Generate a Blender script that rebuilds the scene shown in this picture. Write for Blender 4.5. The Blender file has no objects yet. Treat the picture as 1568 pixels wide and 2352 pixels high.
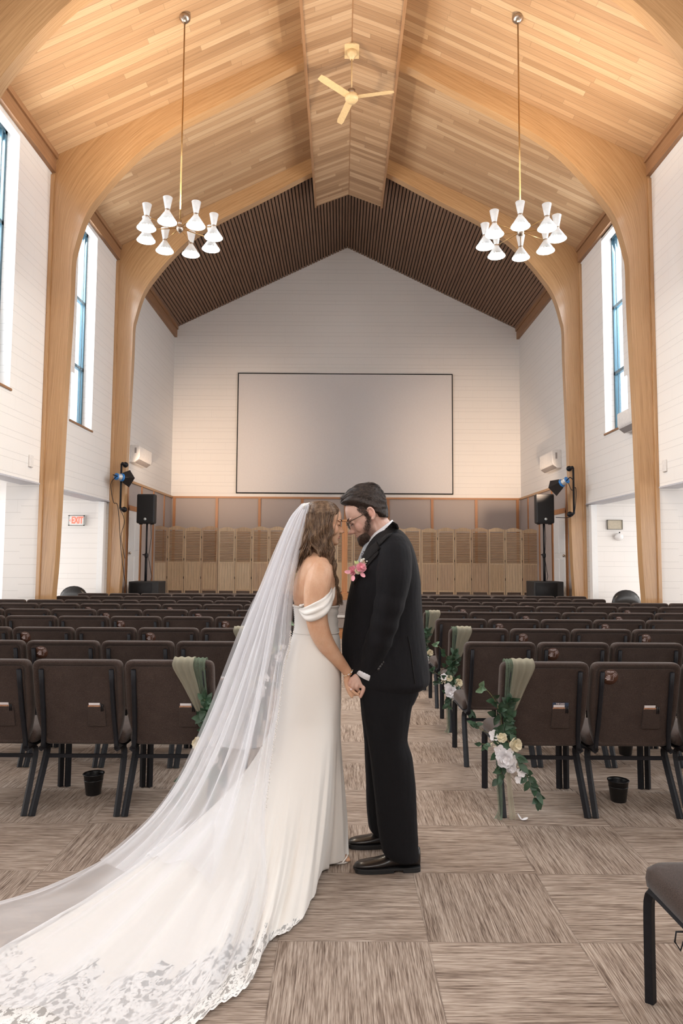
import bpy, math, random
from mathutils import Vector, Matrix, Euler, noise
from mathutils.bvhtree import BVHTree
PI = math.pi
R = math.radians
scene = bpy.context.scene
COL = scene.collection

# ------------------------------------------------------------------ camera
CAM_Z = 1.5
FPX = 1568.0
PITCH = R(4.012)
ROLL = R(0.35)
FWD = Vector((0, math.cos(PITCH), math.sin(PITCH)))
UP0 = Vector((0, -math.sin(PITCH), math.cos(PITCH)))
RT0 = Vector((1, 0, 0))
RT = RT0 * math.cos(ROLL) + UP0 * math.sin(ROLL)
UP = UP0 * math.cos(ROLL) - RT0 * math.sin(ROLL)
CAMP = Vector((0, 0, CAM_Z))
cam_data = bpy.data.cameras.new('camera')
cam_data.sensor_fit = 'HORIZONTAL'
cam_data.sensor_width = 36.0
cam_data.lens = 36.0
cam_data.clip_start = 0.05
cam_data.clip_end = 300
cam = bpy.data.objects.new('camera', cam_data)
COL.objects.link(cam)
M = Matrix((RT, UP, -FWD)).transposed().to_4x4()
M.translation = CAMP
cam.matrix_world = M
scene.camera = cam
cam_data.dof.use_dof = False

# ------------------------------------------------------------------ world, exposure, lights
scene.view_settings.view_transform = 'Standard'
scene.view_settings.look = 'None'
scene.view_settings.gamma = 1.0
scene.view_settings.use_curve_mapping = False
scene.view_settings.exposure = 0.12
world = bpy.data.worlds.new('sky')
scene.world = world
world.use_nodes = True
wn = world.node_tree.nodes
wn['Background'].inputs[0].default_value = (0.84, 0.92, 1.0, 1)
wn['Background'].inputs[1].default_value = 2.2

def area(name, loc, target, sx, sy, power, color=(1, 1, 1), spread=180):
    l = bpy.data.lights.new(name, 'AREA')
    l.shape = 'RECTANGLE'
    l.size, l.size_y, l.energy, l.color = sx, sy, power, color
    l.spread = R(spread)
    o = bpy.data.objects.new(name, l)
    COL.objects.link(o)
    o.location = loc
    d = Vector(target) - Vector(loc)
    o.rotation_euler = d.to_track_quat('-Z', 'Y').to_euler()
    return o

XC, W = 0.12, 4.78              # middle of the nave, half its width
XL, XR = XC - W, XC + W
SLOPE = 0.488
ZE = 7.9                        # ceiling height at the walls
ARCH_Y = [-2.0, 1.2, 4.4, 7.6, 10.5, 13.67]
YB = 18.58                      # rear wall of the platform
YF = -4.5                       # wall behind the photographer
def roof(x): return ZE + (W - abs(x - XC)) * SLOPE

DAY = (1.0, 0.985, 0.97)
for s, X in ((-1, XL), (1, XR)):
    for k in (2, 3, 4):
        yc = ARCH_Y[k] + 1.65
        area('window_daylight', (X + s * 0.75, yc, 5.8), (X - s * 3, yc - .3, 4.6), 1.0, 3.5, 290, DAY)
    yc = ARCH_Y[1] + 1.65
    area('window_daylight', (X + s * 0.75, yc, 5.8), (X - s * 3, yc, 4.6), 1.0, 3.5, 290, DAY)
    # glazed side aisles
    area('aisle_daylight', (X + s * 3.1, 8.7, 1.5), (X, 8.9, 1.3), 3.6, 2.2, 85, DAY)
    area('aisle_daylight', (X + s * 3.1, 12.0, 1.5), (X, 12.4, 1.3), 2.4, 2.2, 70, DAY)
    area('aisle_daylight', (X + s * 3.1, 4.0, 1.5), (X, 4.0, 1.3), 4.5, 2.2, 90, DAY)
# added fill lamps in front of the solid wall behind the photographer
area('added_rear_fill', (0.0, -4.3, 6.3), (0, 3.5, 0.5), 7.5, 3.0, 430, (1.0, 0.97, 0.94))
area('added_rear_fill', (-1.2, -4.3, 1.6), (0, 4, 1.2), 3.0, 2.4, 60, (1.0, 0.97, 0.94))

# ------------------------------------------------------------------ helpers
def at(u, v, Y):
    d = FWD + RT * ((u - 784) / FPX) - UP * ((v - 1176) / FPX)
    return CAMP + d * (Y / d.y)
def ray(u, v):
    return (FWD + RT * ((u - 784) / FPX) - UP * ((v - 1176) / FPX)).normalized()
def floor_at(u, v, z=0.0):
    d = ray(u, v)
    return CAMP + d * ((z - CAM_Z) / d.z)
def hit(bvh, u, v, off=0.003):
    d = ray(u, v)
    p, n, i, dist = bvh.ray_cast(CAMP, d)
    if p is None: return None
    return p - d * off

def tag(o, label=None, cat=None, group=None, kind=None):
    if label: o['label'] = label
    if cat: o['category'] = cat
    if group: o['group'] = group
    if kind: o['kind'] = kind
    return o
def thing(name, label, cat, loc=(0, 0, 0), rz=0, group=None):
    o = bpy.data.objects.new(name, None)
    o.empty_display_size = 0.1
    COL.objects.link(o)
    o.location = loc
    o.rotation_euler = (0, 0, rz)
    return tag(o, label, cat, group)
def rootloc(p):
    v = Vector((0, 0, 0))
    while p is not None:
        v += Vector(p.location)
        p = p.parent
    return v

def cr(pts, n):
    """Catmull-Rom resampling of tuples (any length) into n samples"""
    P = [tuple(p) for p in pts]
    P = [tuple(2 * a - b for a, b in zip(P[0], P[1]))] + P + [tuple(2 * a - b for a, b in zip(P[-1], P[-2]))]
    m = len(P) - 3
    out = []
    for i in range(n):
        t = i / (n - 1) * m
        k = min(int(t), m - 1)
        f = t - k
        a, b, c, d = P[k:k + 4]
        out.append(tuple(0.5 * (2 * b[j] + (c[j] - a[j]) * f + (2 * a[j] - 5 * b[j] + 4 * c[j] - d[j]) * f * f +
                                (3 * b[j] - a[j] - 3 * c[j] + d[j]) * f ** 3) for j in range(len(b))))
    return out
def lerp(a, b, t): return a + (b - a) * t
def interp(tab, x):
    if x <= tab[0][0]: return tab[0][1]
    for (a, b), (c, d) in zip(tab, tab[1:]):
        if x <= c:
            return b + (d - b) * (x - a) / (c - a)
    return tab[-1][1]
def sstep(a, b, x):
    t = max(0, min(1, (x - a) / (b - a)))
    return t * t * (3 - 2 * t)

class MB:
    def __init__(s): s.v, s.f, s.uv, s.mi = [], [], {}, {}
    def add(s, vs, fs, mi=0):
        b = len(s.v)
        s.v += [Vector(p) for p in vs]
        for f in fs:
            if mi: s.mi[len(s.f)] = mi
            s.f.append([b + i for i in f])
        return b
    def box(s, c, size, rot=None, mi=0):
        hx, hy, hz = size[0] / 2, size[1] / 2, size[2] / 2
        vs = [Vector((x, y, z)) for x in (-hx, hx) for y in (-hy, hy) for z in (-hz, hz)]
        if rot is not None:
            m = rot if isinstance(rot, Matrix) else Euler(rot).to_matrix()
            vs = [m @ p for p in vs]
        c = Vector(c)
        s.add([p + c for p in vs], [(0, 1, 3, 2), (4, 6, 7, 5), (0, 4, 5, 1), (2, 3, 7, 6), (0, 2, 6, 4), (1, 5, 7, 3)], mi)
        return s
    def bx(s, x0, x1, y0, y1, z0, z1, mi=0):
        return s.box(((x0 + x1) / 2, (y0 + y1) / 2, (z0 + z1) / 2), (abs(x1 - x0), abs(y1 - y0), abs(z1 - z0)), None, mi)
    def loft(s, rings, cap=True, closed=True, mi=0):
        n = len(rings[0])
        b = len(s.v)
        fs = []
        for i in range(len(rings) - 1):
            for j in range(n if closed else n - 1):
                k = (j + 1) % n
                fs.append((i * n + j, i * n + k, (i + 1) * n + k, (i + 1) * n + j))
        if cap:
            fs.append(tuple(reversed(range(n))))
            fs.append(tuple((len(rings) - 1) * n + j for j in range(n)))
        s.add([p for r in rings for p in r], fs, mi)
        return s
    def tube(s, pts, r, n=8, cap=True, flat=1.0, up=None, mi=0):
        P = [Vector(p[:3]) for p in pts]
        rr = [r] * len(P) if not isinstance(r, (list, tuple)) else r
        rings = []
        N = Vector(up) if up else None
        for i, p in enumerate(P):
            t = (P[min(i + 1, len(P) - 1)] - P[max(i - 1, 0)])
            if t.length < 1e-9: t = Vector((0, 0, 1))
            t.normalize()
            if N is None:
                N = t.orthogonal()
            N = N - t * N.dot(t)
            if N.length < 1e-6: N = t.orthogonal()
            N.normalize()
            B = t.cross(N)
            rings.append([p + N * (math.cos(2 * PI * j / n) * rr[i]) + B * (math.sin(2 * PI * j / n) * rr[i] * flat) for j in range(n)])
        return s.loft(rings, cap, mi=mi)
    def sphere(s, c, r, n=12, m=8, rot=None, mi=0):
        if not isinstance(r, (tuple, list)): r = (r, r, r)
        c = Vector(c)
        rings = []
        for i in range(m + 1):
            a = PI * i / m
            a = max(0.02, min(PI - 0.02, a))
            ring = []
            for j in range(n):
                p = Vector((r[0] * math.sin(a) * math.cos(2 * PI * j / n), r[1] * math.sin(a) * math.sin(2 * PI * j / n), -r[2] * math.cos(a)))
                if rot is not None: p = rot @ p
                ring.append(c + p)
            rings.append(ring)
        return s.loft(rings, True, mi=mi)
    def lathe(s, prof, c=(0, 0, 0), n=20, cap=True, rot=None, mi=0):
        c = Vector(c)
        rings = []
        for r, z in prof:
            ring = []
            for j in range(n):
                p = Vector((r * math.cos(2 * PI * j / n), r * math.sin(2 * PI * j / n), z))
                if rot is not None: p = rot @ p
                ring.append(c + p)
            rings.append(ring)
        return s.loft(rings, cap, mi=mi)
    def prism(s, poly, f0, f1, mi=0):
        """poly of 2d points; f0/f1 map a 2d point to 3d on the two faces"""
        n = len(poly)
        vs = [f0(p) for p in poly] + [f1(p) for p in poly]
        fs = [tuple(range(n)), tuple(reversed(range(n, 2 * n)))] + [(i, n + i, n + (i + 1) % n, (i + 1) % n) for i in range(n)]
        s.add(vs, fs, mi)
        return s
    def xf(s, m):
        s.v = [m @ p for p in s.v]
        return s
    def bvh(s): return BVHTree.FromPolygons([tuple(p) for p in s.v], s.f)
    def build(s, name, mat, parent=None, smooth=True, bevel=0, remesh=0, smooth_it=0, sub=0, fixn=True, local=False, solid=0, angle=None):
        off = Vector((0, 0, 0)) if local else rootloc(parent)
        me = bpy.data.meshes.new(name)
        me.from_pydata([tuple(p - off) for p in s.v], [], s.f)
        mats = mat if isinstance(mat, (list, tuple)) else [mat]
        for m in mats: me.materials.append(m)
        for i, k in s.mi.items(): me.polygons[i].material_index = k
        if s.uv:
            L = me.uv_layers.new(name='UVMap')
            for lp in me.loops:
                if lp.vertex_index in s.uv: L.data[lp.index].uv = s.uv[lp.vertex_index]
        me.validate()
        me.update()
        if fixn:
            import bmesh
            bm = bmesh.new()
            bm.from_mesh(me)
            bmesh.ops.recalc_face_normals(bm, faces=bm.faces)
            bm.to_mesh(me)
            bm.free()
        if smooth:
            me.polygons.foreach_set('use_smooth', [True] * len(me.polygons))
        o = bpy.data.objects.new(name, me)
        COL.objects.link(o)
        o.parent = parent
        if remesh:
            d = o.modifiers.new('r', 'REMESH')
            d.mode = 'VOXEL'
            d.voxel_size = remesh
            d.use_smooth_shade = True
        if smooth_it:
            d = o.modifiers.new('s', 'SMOOTH')
            d.iterations = smooth_it
            d.factor = 0.5
        if solid:
            d = o.modifiers.new('t', 'SOLIDIFY')
            d.thickness = solid
            d.offset = 0
        if bevel:
            d = o.modifiers.new('b', 'BEVEL')
            d.width = bevel
            d.segments = 3 if bevel > 0.008 else 2
            d.limit_method = 'ANGLE'
            d.angle_limit = R(35)
            d.harden_normals = True
            me.polygons.foreach_set('use_smooth', [True] * len(me.polygons))
        if sub:
            d = o.modifiers.new('u', 'SUBSURF')
            d.levels = d.render_levels = sub
        return o
def copy_tree(o, parent=None):
    c = o.copy()
    COL.objects.link(c)
    c.parent = parent
    for ch in list(o.children): copy_tree(ch, c)
    return c
def struct(name, mb, mat, parent=None, **k):
    k.setdefault('smooth', False)
    o = mb.build(name, mat, parent, **k)
    if parent is None: o['kind'] = 'structure'
    return o
def text_mesh(body, size, m, name='lettering', parent=None, ext=0.0006, align='CENTER', sx=1.0, bold=0.0):
    cu = bpy.data.curves.new('t', 'FONT')
    cu.body = body
    cu.size = size
    cu.align_x = align
    cu.align_y = 'CENTER'
    cu.extrude = ext
    cu.offset = bold
    cu.resolution_u = 3
    o = bpy.data.objects.new('t', cu)
    COL.objects.link(o)
    bpy.context.view_layer.update()
    me = bpy.data.meshes.new_from_object(o.evaluated_get(bpy.context.evaluated_depsgraph_get()))
    bpy.data.objects.remove(o)
    me.materials.clear()
    me.materials.append(m)
    if sx != 1.0:
        for v in me.vertices: v.co.x *= sx
    return me

# ------------------------------------------------------------------ materials
class NT:
    def __init__(s, name):
        s.m = bpy.data.materials.new(name)
        s.m.use_nodes = True
        s.t = s.m.node_tree
        s.b = s.t.nodes['Principled BSDF']
        s.out = s.t.nodes['Material Output']
    def n(s, typ, ins=None, **props):
        nd = s.t.nodes.new(typ)
        for k, v in props.items(): setattr(nd, k, v)
        if ins:
            for k, v in ins.items(): s.set(nd.inputs[k], v)
        return nd
    def set(s, sock, v):
        if isinstance(v, bpy.types.NodeSocket): s.t.links.new(v, sock)
        elif v is not None:
            if isinstance(v, (tuple, list)) and len(v) == 3 and sock.type == 'RGBA': v = (*v, 1)
            sock.default_value = v
    def math(s, op, a, b=None, c=None):
        nd = s.n('ShaderNodeMath', operation=op)
        s.set(nd.inputs[0], a)
        if b is not None: s.set(nd.inputs[1], b)
        if c is not None: s.set(nd.inputs[2], c)
        return nd.outputs[0]
    def pos(s, kind='geo'):
        if kind == 'geo': return s.n('ShaderNodeNewGeometry').outputs['Position']
        if kind == 'uv': return s.n('ShaderNodeTexCoord').outputs['UV']
        return s.n('ShaderNodeTexCoord').outputs['Object']
    def sep(s, v):
        nd = s.n('ShaderNodeSeparateXYZ', {0: v})
        return nd.outputs
    def com(s, x, y, z):
        return s.n('ShaderNodeCombineXYZ', {0: x, 1: y, 2: z}).outputs[0]
    def scale(s, v, k):
        nd = s.n('ShaderNodeVectorMath', operation='MULTIPLY')
        s.set(nd.inputs[0], v)
        nd.inputs[1].default_value = k
        return nd.outputs[0]
    def noise(s, v, scale=1, detail=3, rough=0.5):
        return s.n('ShaderNodeTexNoise', {'Vector': v, 'Scale': scale, 'Detail': detail, 'Roughness': rough}).outputs['Fac']
    def white(s, v):
        return s.n('ShaderNodeTexWhiteNoise', {'Vector': v}, noise_dimensions='3D').outputs['Value']
    def ramp(s, f, stops):
        nd = s.n('ShaderNodeValToRGB', {0: f})
        e = nd.color_ramp.elements
        while len(e) < len(stops): e.new(0.5)
        for i, (p, c) in enumerate(stops):
            e[i].position = p
            e[i].color = (*c, 1) if len(c) == 3 else c
        return nd.outputs[0]
    def mix(s, f, a, b, mode='MIX'):
        nd = s.n('ShaderNodeMix', data_type='RGBA', blend_type=mode)
        s.set(nd.inputs[0], f)
        s.set(nd.inputs[6], a)
        s.set(nd.inputs[7], b)
        return nd.outputs[2]
    def fmix(s, f, a, b):
        nd = s.n('ShaderNodeMix', data_type='FLOAT')
        s.set(nd.inputs[0], f)
        s.set(nd.inputs[2], a)
        s.set(nd.inputs[3], b)
        return nd.outputs[0]
    def bump(s, h, strength=0.3, dist=0.01):
        nd = s.n('ShaderNodeBump', {'Height': h, 'Strength': strength, 'Distance': dist})
        s.set(s.b.inputs['Normal'], nd.outputs[0])
    def fin(s, col=None, rough=0.5, metal=0, spec=None, coat=0, sheen=0, **kw):
        if col is not None: s.set(s.b.inputs['Base Color'], col)
        s.set(s.b.inputs['Roughness'], rough)
        s.b.inputs['Metallic'].default_value = metal
        if spec is not None: s.b.inputs['Specular IOR Level'].default_value = spec
        s.b.inputs['Coat Weight'].default_value = coat
        if sheen: s.b.inputs['Sheen Weight'].default_value = sheen
        for k, v in kw.items(): s.set(s.b.inputs[k.replace('_', ' ')], v)
        return s.m

def plain(name, c, rough=0.5, metal=0, var=0.06, scale=25, bump=0.0, spec=None, coat=0, sheen=0, kind='obj'):
    t = NT(name)
    f = t.noise(t.pos(kind), scale, 3)
    col = t.ramp(f, [(0.3, tuple(x * (1 - var) for x in c)), (0.7, tuple(min(1, x * (1 + var)) for x in c))])
    if bump: t.bump(f, bump, 0.004)
    return t.fin(col, rough, metal, spec, coat, sheen)

def block_mat(name, axis, c=(0.82, 0.79, 0.765), alt=True):
    """painted concrete block, 20 cm and 10 cm courses in turn; axis = horizontal world axis"""
    t = NT(name)
    x, y, z = t.sep(t.pos())
    h = x if axis == 'x' else y
    if alt:
        m = t.math('MULTIPLY', t.math('FRACT', t.math('DIVIDE', z, 0.3)), 0.3)
        d = t.math('MINIMUM', t.math('MINIMUM', m, t.math('ABSOLUTE', t.math('SUBTRACT', m, 0.2))), t.math('SUBTRACT', 0.3, m))
        row = t.math('ADD', t.math('MULTIPLY', t.math('FLOOR', t.math('DIVIDE', z, 0.3)), 2), t.math('GREATER_THAN', m, 0.2))
    else:
        m = t.math('MULTIPLY', t.math('FRACT', t.math('DIVIDE', z, 0.2)), 0.2)
        d = t.math('MINIMUM', m, t.math('SUBTRACT', 0.2, m))
        row = t.math('FLOOR', t.math('DIVIDE', z, 0.2))
    hor = t.math('LESS_THAN', d, 0.0035)
    sh = t.math('MULTIPLY', t.math('MODULO', row, 2), 0.2)
    hh = t.math('MULTIPLY', t.math('FRACT', t.math('DIVIDE', t.math('ADD', h, sh), 0.4)), 0.4)
    ver = t.math('LESS_THAN', hh, 0.005)
    # some head joints are filled with paint
    ver = t.math('MULTIPLY', ver, t.math('MULTIPLY', 0.55, t.math('GREATER_THAN', t.white(t.com(t.math('FLOOR', t.math('DIVIDE', t.math('ADD', h, sh), 0.4)), row, 0)), 0.45)))
    j = t.math('MAXIMUM', hor, ver)
    j = t.math('MULTIPLY', j, t.fmix(t.noise(t.pos(), 3, 2), 0.5, 1.0))
    n = t.noise(t.pos(), 60, 3)
    hgt = t.math('SUBTRACT', t.math('MULTIPLY', n, 0.25), j)
    t.bump(hgt, 0.5, 0.008)
    base = t.mix(t.math('MULTIPLY', t.noise(t.pos(), 1.3, 2), 0.5), c, tuple(k * 0.95 for k in c))
    col = t.mix(t.math('MULTIPLY', j, 0.42), base, tuple(k * 0.45 for k in c))
    return t.fin(col, 0.55)

def plank_mat(name, tones, across='y', w=0.105, length=2.1, rough=0.5, src='geo'):
    """boards; 'across' is the axis across the boards, they run along the other one"""
    t = NT(name)
    if src == 'uv':
        o = t.sep(t.pos('uv'))
        u, v = o[0], o[1]
    else:
        x, y, z = t.sep(t.pos())
        if across == 'y': u, v = x, y
        elif across == 'z': u, v = y, z
        else: u, v = y, x
    row = t.math('FLOOR', t.math('DIVIDE', v, w))
    fr = t.math('FRACT', t.math('DIVIDE', v, w))
    side = t.math('GREATER_THAN', u, XC) if src != 'uv' else 0.0
    shift = t.math('MULTIPLY', t.white(t.com(row, side, 1.3)), 9.0)
    q = t.math('DIVIDE', t.math('ADD', u, shift), length)
    cell = t.math('FLOOR', q)
    fq = t.math('FRACT', q)
    rnd = t.white(t.com(row, cell, side))
    gp = t.com(t.math('MULTIPLY', u, 1.6), t.math('MULTIPLY', v, 45), t.math('MULTIPLY', rnd, 30))
    g = t.noise(gp, 1.0, 4, 0.6)
    f = t.math('ADD', t.math('MULTIPLY', rnd, 0.46), t.math('MULTIPLY', g, 0.54))
    col = t.ramp(f, [(0.15, tones[0]), (0.42, tones[1]), (0.62, tones[2]), (0.85, tones[3])])
    e = t.math('MINIMUM', fr, t.math('SUBTRACT', 1.0, fr))
    gap = t.math('LESS_THAN', e, 0.035)
    gap2 = t.math('LESS_THAN', fq, 0.0022)
    gap = t.math('MAXIMUM', gap, gap2)
    col = t.mix(t.math('MULTIPLY', gap, 0.5), col, tuple(k * 0.35 for k in tones[1]))
    t.bump(t.math('SUBTRACT', t.math('MULTIPLY', g, 0.1), gap), 0.4, 0.006)
    return t.fin(col, rough)

def wood_mat(name, c0, c1, c2, rough=0.4, coat=0.0, sx=1.2, sy=40, src='uv', knots=True):
    """long-grained timber; uv.x runs along the grain"""
    t = NT(name)
    if src == 'uv':
        o = t.sep(t.pos('uv'))
        u, v, w = o[0], o[1], 0.0
    elif src == 'x':
        x, y, z = t.sep(t.pos())
        u, v, w = x, z, y
    elif src == 'y':
        x, y, z = t.sep(t.pos())
        u, v, w = y, z, x
    elif src == 'objx':
        x, y, z = t.sep(t.pos('obj'))
        u, v, w = x, z, y
    elif src == 'objz':
        x, y, z = t.sep(t.pos('obj'))
        u, v, w = z, x, y
    else:
        x, y, z = t.sep(t.pos())
        u, v, w = z, x, y
    g = t.noise(t.com(t.math('MULTIPLY', u, sx), t.math('MULTIPLY', v, sy), t.math('MULTIPLY', w, sy)), 1, 5, 0.62)
    g2 = t.noise(t.com(t.math('MULTIPLY', u, sx * 4), t.math('MULTIPLY', v, sy * 4), w), 1, 3, 0.5)
    f = t.math('ADD', t.math('MULTIPLY', g, 0.75), t.math('MULTIPLY', g2, 0.25))
    col = t.ramp(f, [(0.3, c0), (0.5, c1), (0.7, c2)])
    if knots:
        k = t.n('ShaderNodeTexVoronoi', {'Vector': t.com(t.math('MULTIPLY', u, 1.0), t.math('MULTIPLY', v, 2.6), w), 'Scale': 1.2}).outputs['Distance']
        col = t.mix(t.math('LESS_THAN', k, 0.02), col, tuple(a * 0.3 for a in c0))
    t.bump(f, 0.08, 0.003)
    return t.fin(col, rough, coat=coat, **{'Coat_Roughness': 0.12} if coat else {})

MT = {}
MT['wall_y'] = block_mat('painted_block_side', 'y')
MT['wall_x'] = block_mat('painted_block_facing', 'x')
MT['wall_x2'] = block_mat('painted_block_pier', 'x', alt=False)
T_LIGHT = [(0.33, 0.185, 0.092), (0.44, 0.262, 0.140), (0.51, 0.325, 0.182), (0.60, 0.41, 0.25)]
MT['ceil'] = plank_mat('cedar_ceiling_boards', T_LIGHT)
MT['glulam'] = wood_mat('glued_laminated_timber', (0.33, 0.175, 0.072), (0.47, 0.268, 0.122), (0.55, 0.34, 0.170), 0.38, coat=0.55, sx=0.9, sy=28)
MT['trim'] = wood_mat('stained_fir_trim', (0.22, 0.11, 0.05), (0.30, 0.155, 0.075), (0.36, 0.20, 0.10), 0.5, src='y')
MT['trimx'] = wood_mat('stained_fir_trim_x', (0.30, 0.13, 0.05), (0.42, 0.19, 0.075), (0.50, 0.25, 0.11), 0.45, src='x')
MT['trimz'] = wood_mat('stained_fir_batten', (0.30, 0.12, 0.045), (0.42, 0.18, 0.07), (0.50, 0.24, 0.10), 0.45, src='z')
MT['slat'] = wood_mat('walnut_slats', (0.14, 0.075, 0.045), (0.22, 0.125, 0.076), (0.30, 0.18, 0.115), 0.6, src='y', knots=False)
MT['black'] = plain('matt_black_backing', (0.008, 0.007, 0.007), 0.8)
MT['steel_black'] = plain('black_powder_coat', (0.008, 0.008, 0.011), 0.55, var=0.2, scale=60, spec=.3)
MT['white_paint'] = plain('white_satin_paint', (0.80, 0.80, 0.80), 0.35, var=0.015)
MT['frame_blue'] = plain('teal_black_window_frame', (0.035, 0.085, 0.115), 0.35)
MT['brass'] = plain('aged_brass', (0.50, 0.31, 0.13), 0.32, metal=1.0)
MT['nickel'] = plain('brushed_nickel', (0.45, 0.38, 0.32), 0.3, metal=1.0)
MT['shade'] = plain('white_enamel_shade', (0.82, 0.85, 0.87), 0.3)
MT['fan'] = plain('almond_enamel', (0.66, 0.47, 0.25), 0.4)
MT['screen'] = plain('matt_screen_fabric', (0.68, 0.655, 0.655), 0.85, var=0.015)
MT['panel'] = plain('taupe_acoustic_fabric', (0.43, 0.37, 0.345), 0.95, var=0.1, scale=120, kind='geo')
MT['vinyl'] = plain('black_vinyl', (0.015, 0.014, 0.014), 0.28)

def glass_mat():
    t = NT('clear_window_glass')
    tr = t.n('ShaderNodeBsdfTransparent', {0: (0.93, 0.97, 1.0)})
    gl = t.n('ShaderNodeBsdfGlossy', {'Roughness': 0.03})
    mx = t.n('ShaderNodeMixShader', {0: 0.07, 1: tr.outputs[0], 2: gl.outputs[0]})
    t.t.links.new(mx.outputs[0], t.out.inputs[0])
    return t.m
MT['glass'] = glass_mat()
def emis(name, c, s):
    t = NT(name)
    return t.fin(c, 0.5, Emission_Color=c, Emission_Strength=s)
MT['bulb'] = emis('lit_bulb', (1.0, 0.88, 0.70), 30.0)

def carpet_mat():
    t = NT('striped_carpet_tiles')
    T = 0.593
    x, y, z = t.sep(t.pos())
    a = t.math('DIVIDE', t.math('ADD', x, 0.240), T)
    b = t.math('DIVIDE', t.math('SUBTRACT', y, 3.395), T)
    ca, cb = t.math('FLOOR', a), t.math('FLOOR', b)
    par = t.math('MODULO', t.math('ABSOLUTE', t.math('ADD', ca, cb)), 2.0)
    par = t.math('LESS_THAN', par, 0.5)
    def st(lo, hi, seed):
        p1 = t.com(t.math('MULTIPLY', x, hi), t.math('MULTIPLY', y, lo), t.math('ADD', t.math('MULTIPLY', ca, 3.7), t.math('MULTIPLY', cb, 5.1)))
        p2 = t.com(t.math('MULTIPLY', y, hi), t.math('MULTIPLY', x, lo), t.math('ADD', t.math('MULTIPLY', ca, 3.7), t.math('MULTIPLY', cb, 5.1)))
        nd = t.n('ShaderNodeMix', data_type='VECTOR')
        t.set(nd.inputs[0], par)
        t.set(nd.inputs[4], p2)
        t.set(nd.inputs[5], p1)
        return nd.outputs[1]
    n1 = t.noise(st(6.0, 210, 1), 1, 3, 0.6)
    n2 = t.noise(st(16.0, 520, 2), 1, 2, 0.5)
    n3 = t.noise(st(2.5, 60, 3), 1, 2, 0.5)
    f = t.math('ADD', t.math('ADD', t.math('MULTIPLY', n1, 0.50), t.math('MULTIPLY', n2, 0.32)), t.math('MULTIPLY', n3, 0.18))
    col = t.ramp(f, [(0.36, (0.084, 0.056, 0.043)), (0.45, (0.228, 0.170, 0.134)), (0.53, (0.372, 0.295, 0.240)), (0.66, (0.55, 0.460, 0.388))])
    tint = t.fmix(t.white(t.com(ca, cb, 0)), 0.90, 1.06)
    col = t.mix(1.0, col, t.com(tint, tint, tint), 'MULTIPLY')
    fa, fb = t.math('FRACT', a), t.math('FRACT', b)
    e = t.math('MINIMUM', t.math('MINIMUM', fa, t.math('SUBTRACT', 1.0, fa)), t.math('MINIMUM', fb, t.math('SUBTRACT', 1.0, fb)))
    seam = t.math('LESS_THAN', e, 0.005)
    col = t.mix(t.math('MULTIPLY', seam, 0.22), col, (0.06, 0.045, 0.04))
    t.bump(t.math('ADD', f, t.math('MULTIPLY', t.noise(t.pos(), 300, 2), 0.3)), 0.5, 0.004)
    return t.fin(col, 0.95, spec=0.1)
MT['carpet'] = carpet_mat()
MT['grey_carpet'] = plain('grey_step_carpet', (0.28, 0.24, 0.22), 0.95, var=0.15, scale=90, kind='geo')

# ================================================================== ROOM
m = MB(); m.bx(-9, 9, YF - .2, YB + .2, -0.1, 0.0)
struct('floor', m, MT['carpet'])

TH = 0.28
SOF = 2.65
WIN0 = 1.05
WIN = {0: 2.1, 1: 2.1, 2: 2.1, 3: 1.83, 4: 2.07}
def side_wall(s, name):
    X = XL if s < 0 else XR
    x0, x1 = (X - TH, X) if s < 0 else (X, X + TH)
    m = MB()
    top = ZE + 0.15
    prev = YF
    for k, ya in enumerate(ARCH_Y[:-1]):
        yn = ARCH_Y[k + 1]
        wy0, wy1 = ya + WIN0, ya + WIN[k]
        m.bx(x0, x1, prev, wy0, SOF, top)
        m.bx(x0, x1, wy0, wy1, SOF, 3.87)
        m.bx(x0, x1, wy0, wy0 + 0.14, 4.71, top)
        m.bx(x0, x1, wy0, wy1, 7.62, top)
        prev = wy1
    m.bx(x0, x1, prev, 13.67, SOF, top)
    m.bx(x0, x1, 13.67, YB, 0, top)
    # piers under the wall at every arch, and the wall behind the camera
    m.bx(x0, x1, YF, ARCH_Y[0] + .09, 0, SOF)
    for ya in ARCH_Y[1:-1]:
        m.bx(x0, x1, ya, ya + .17, 0, SOF)
    return struct(name, m, MT['wall_y'])
side_wall(-1, 'wall_left')
side_wall(1, 'wall_right')
# piers that face the camera, and the facing walls at the end of each side aisle
for s, nm in ((-1, 'left'), (1, 'right')):
    X = XL if s < 0 else XR
    m = MB()
    for ya in ARCH_Y[2:-1]:
        m.bx(X + s * TH, X + s * 0.52, ya, ya + .17, 0, SOF)
    struct('wall_pier_' + nm, m, MT['wall_x2'])
    m = MB(); m.bx(X + s * 0.05, X + s * 4.2, 13.55, 13.75, 0, SOF)
    struct('wall_aisle_end_' + nm, m, MT['wall_x'])
    m = MB(); m.bx(X + s * 4.0, X + s * 4.2, YF, 13.6, 0, SOF)
    struct('wall_aisle_' + nm, m, MT['white_paint'])
    m = MB(); m.bx(X + s * 0.06, X + s * 4.2, YF, 13.75, SOF, SOF + .12)
    struct('ceiling_aisle_' + nm, m, MT['white_paint'])
    # steel lintel edge above the openings
    m = MB()
    for k in range(1, 5):
        m.bx(X - s * 0.012, X + s * (TH + .02), ARCH_Y[k] + .17, ARCH_Y[k + 1], SOF - .02, SOF + .004)
    struct('trim_lintel_' + nm, m, plain('grey_lintel_' + nm, (0.50, 0.50, 0.54), 0.5))
    # white corner post at the end of the aisle
    m = MB(); m.bx(X + s * 0.02, X + s * 0.13, 13.42, 13.56, 0, SOF - .03)
    struct('trim_post_' + nm, m, MT['white_paint'])
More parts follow.
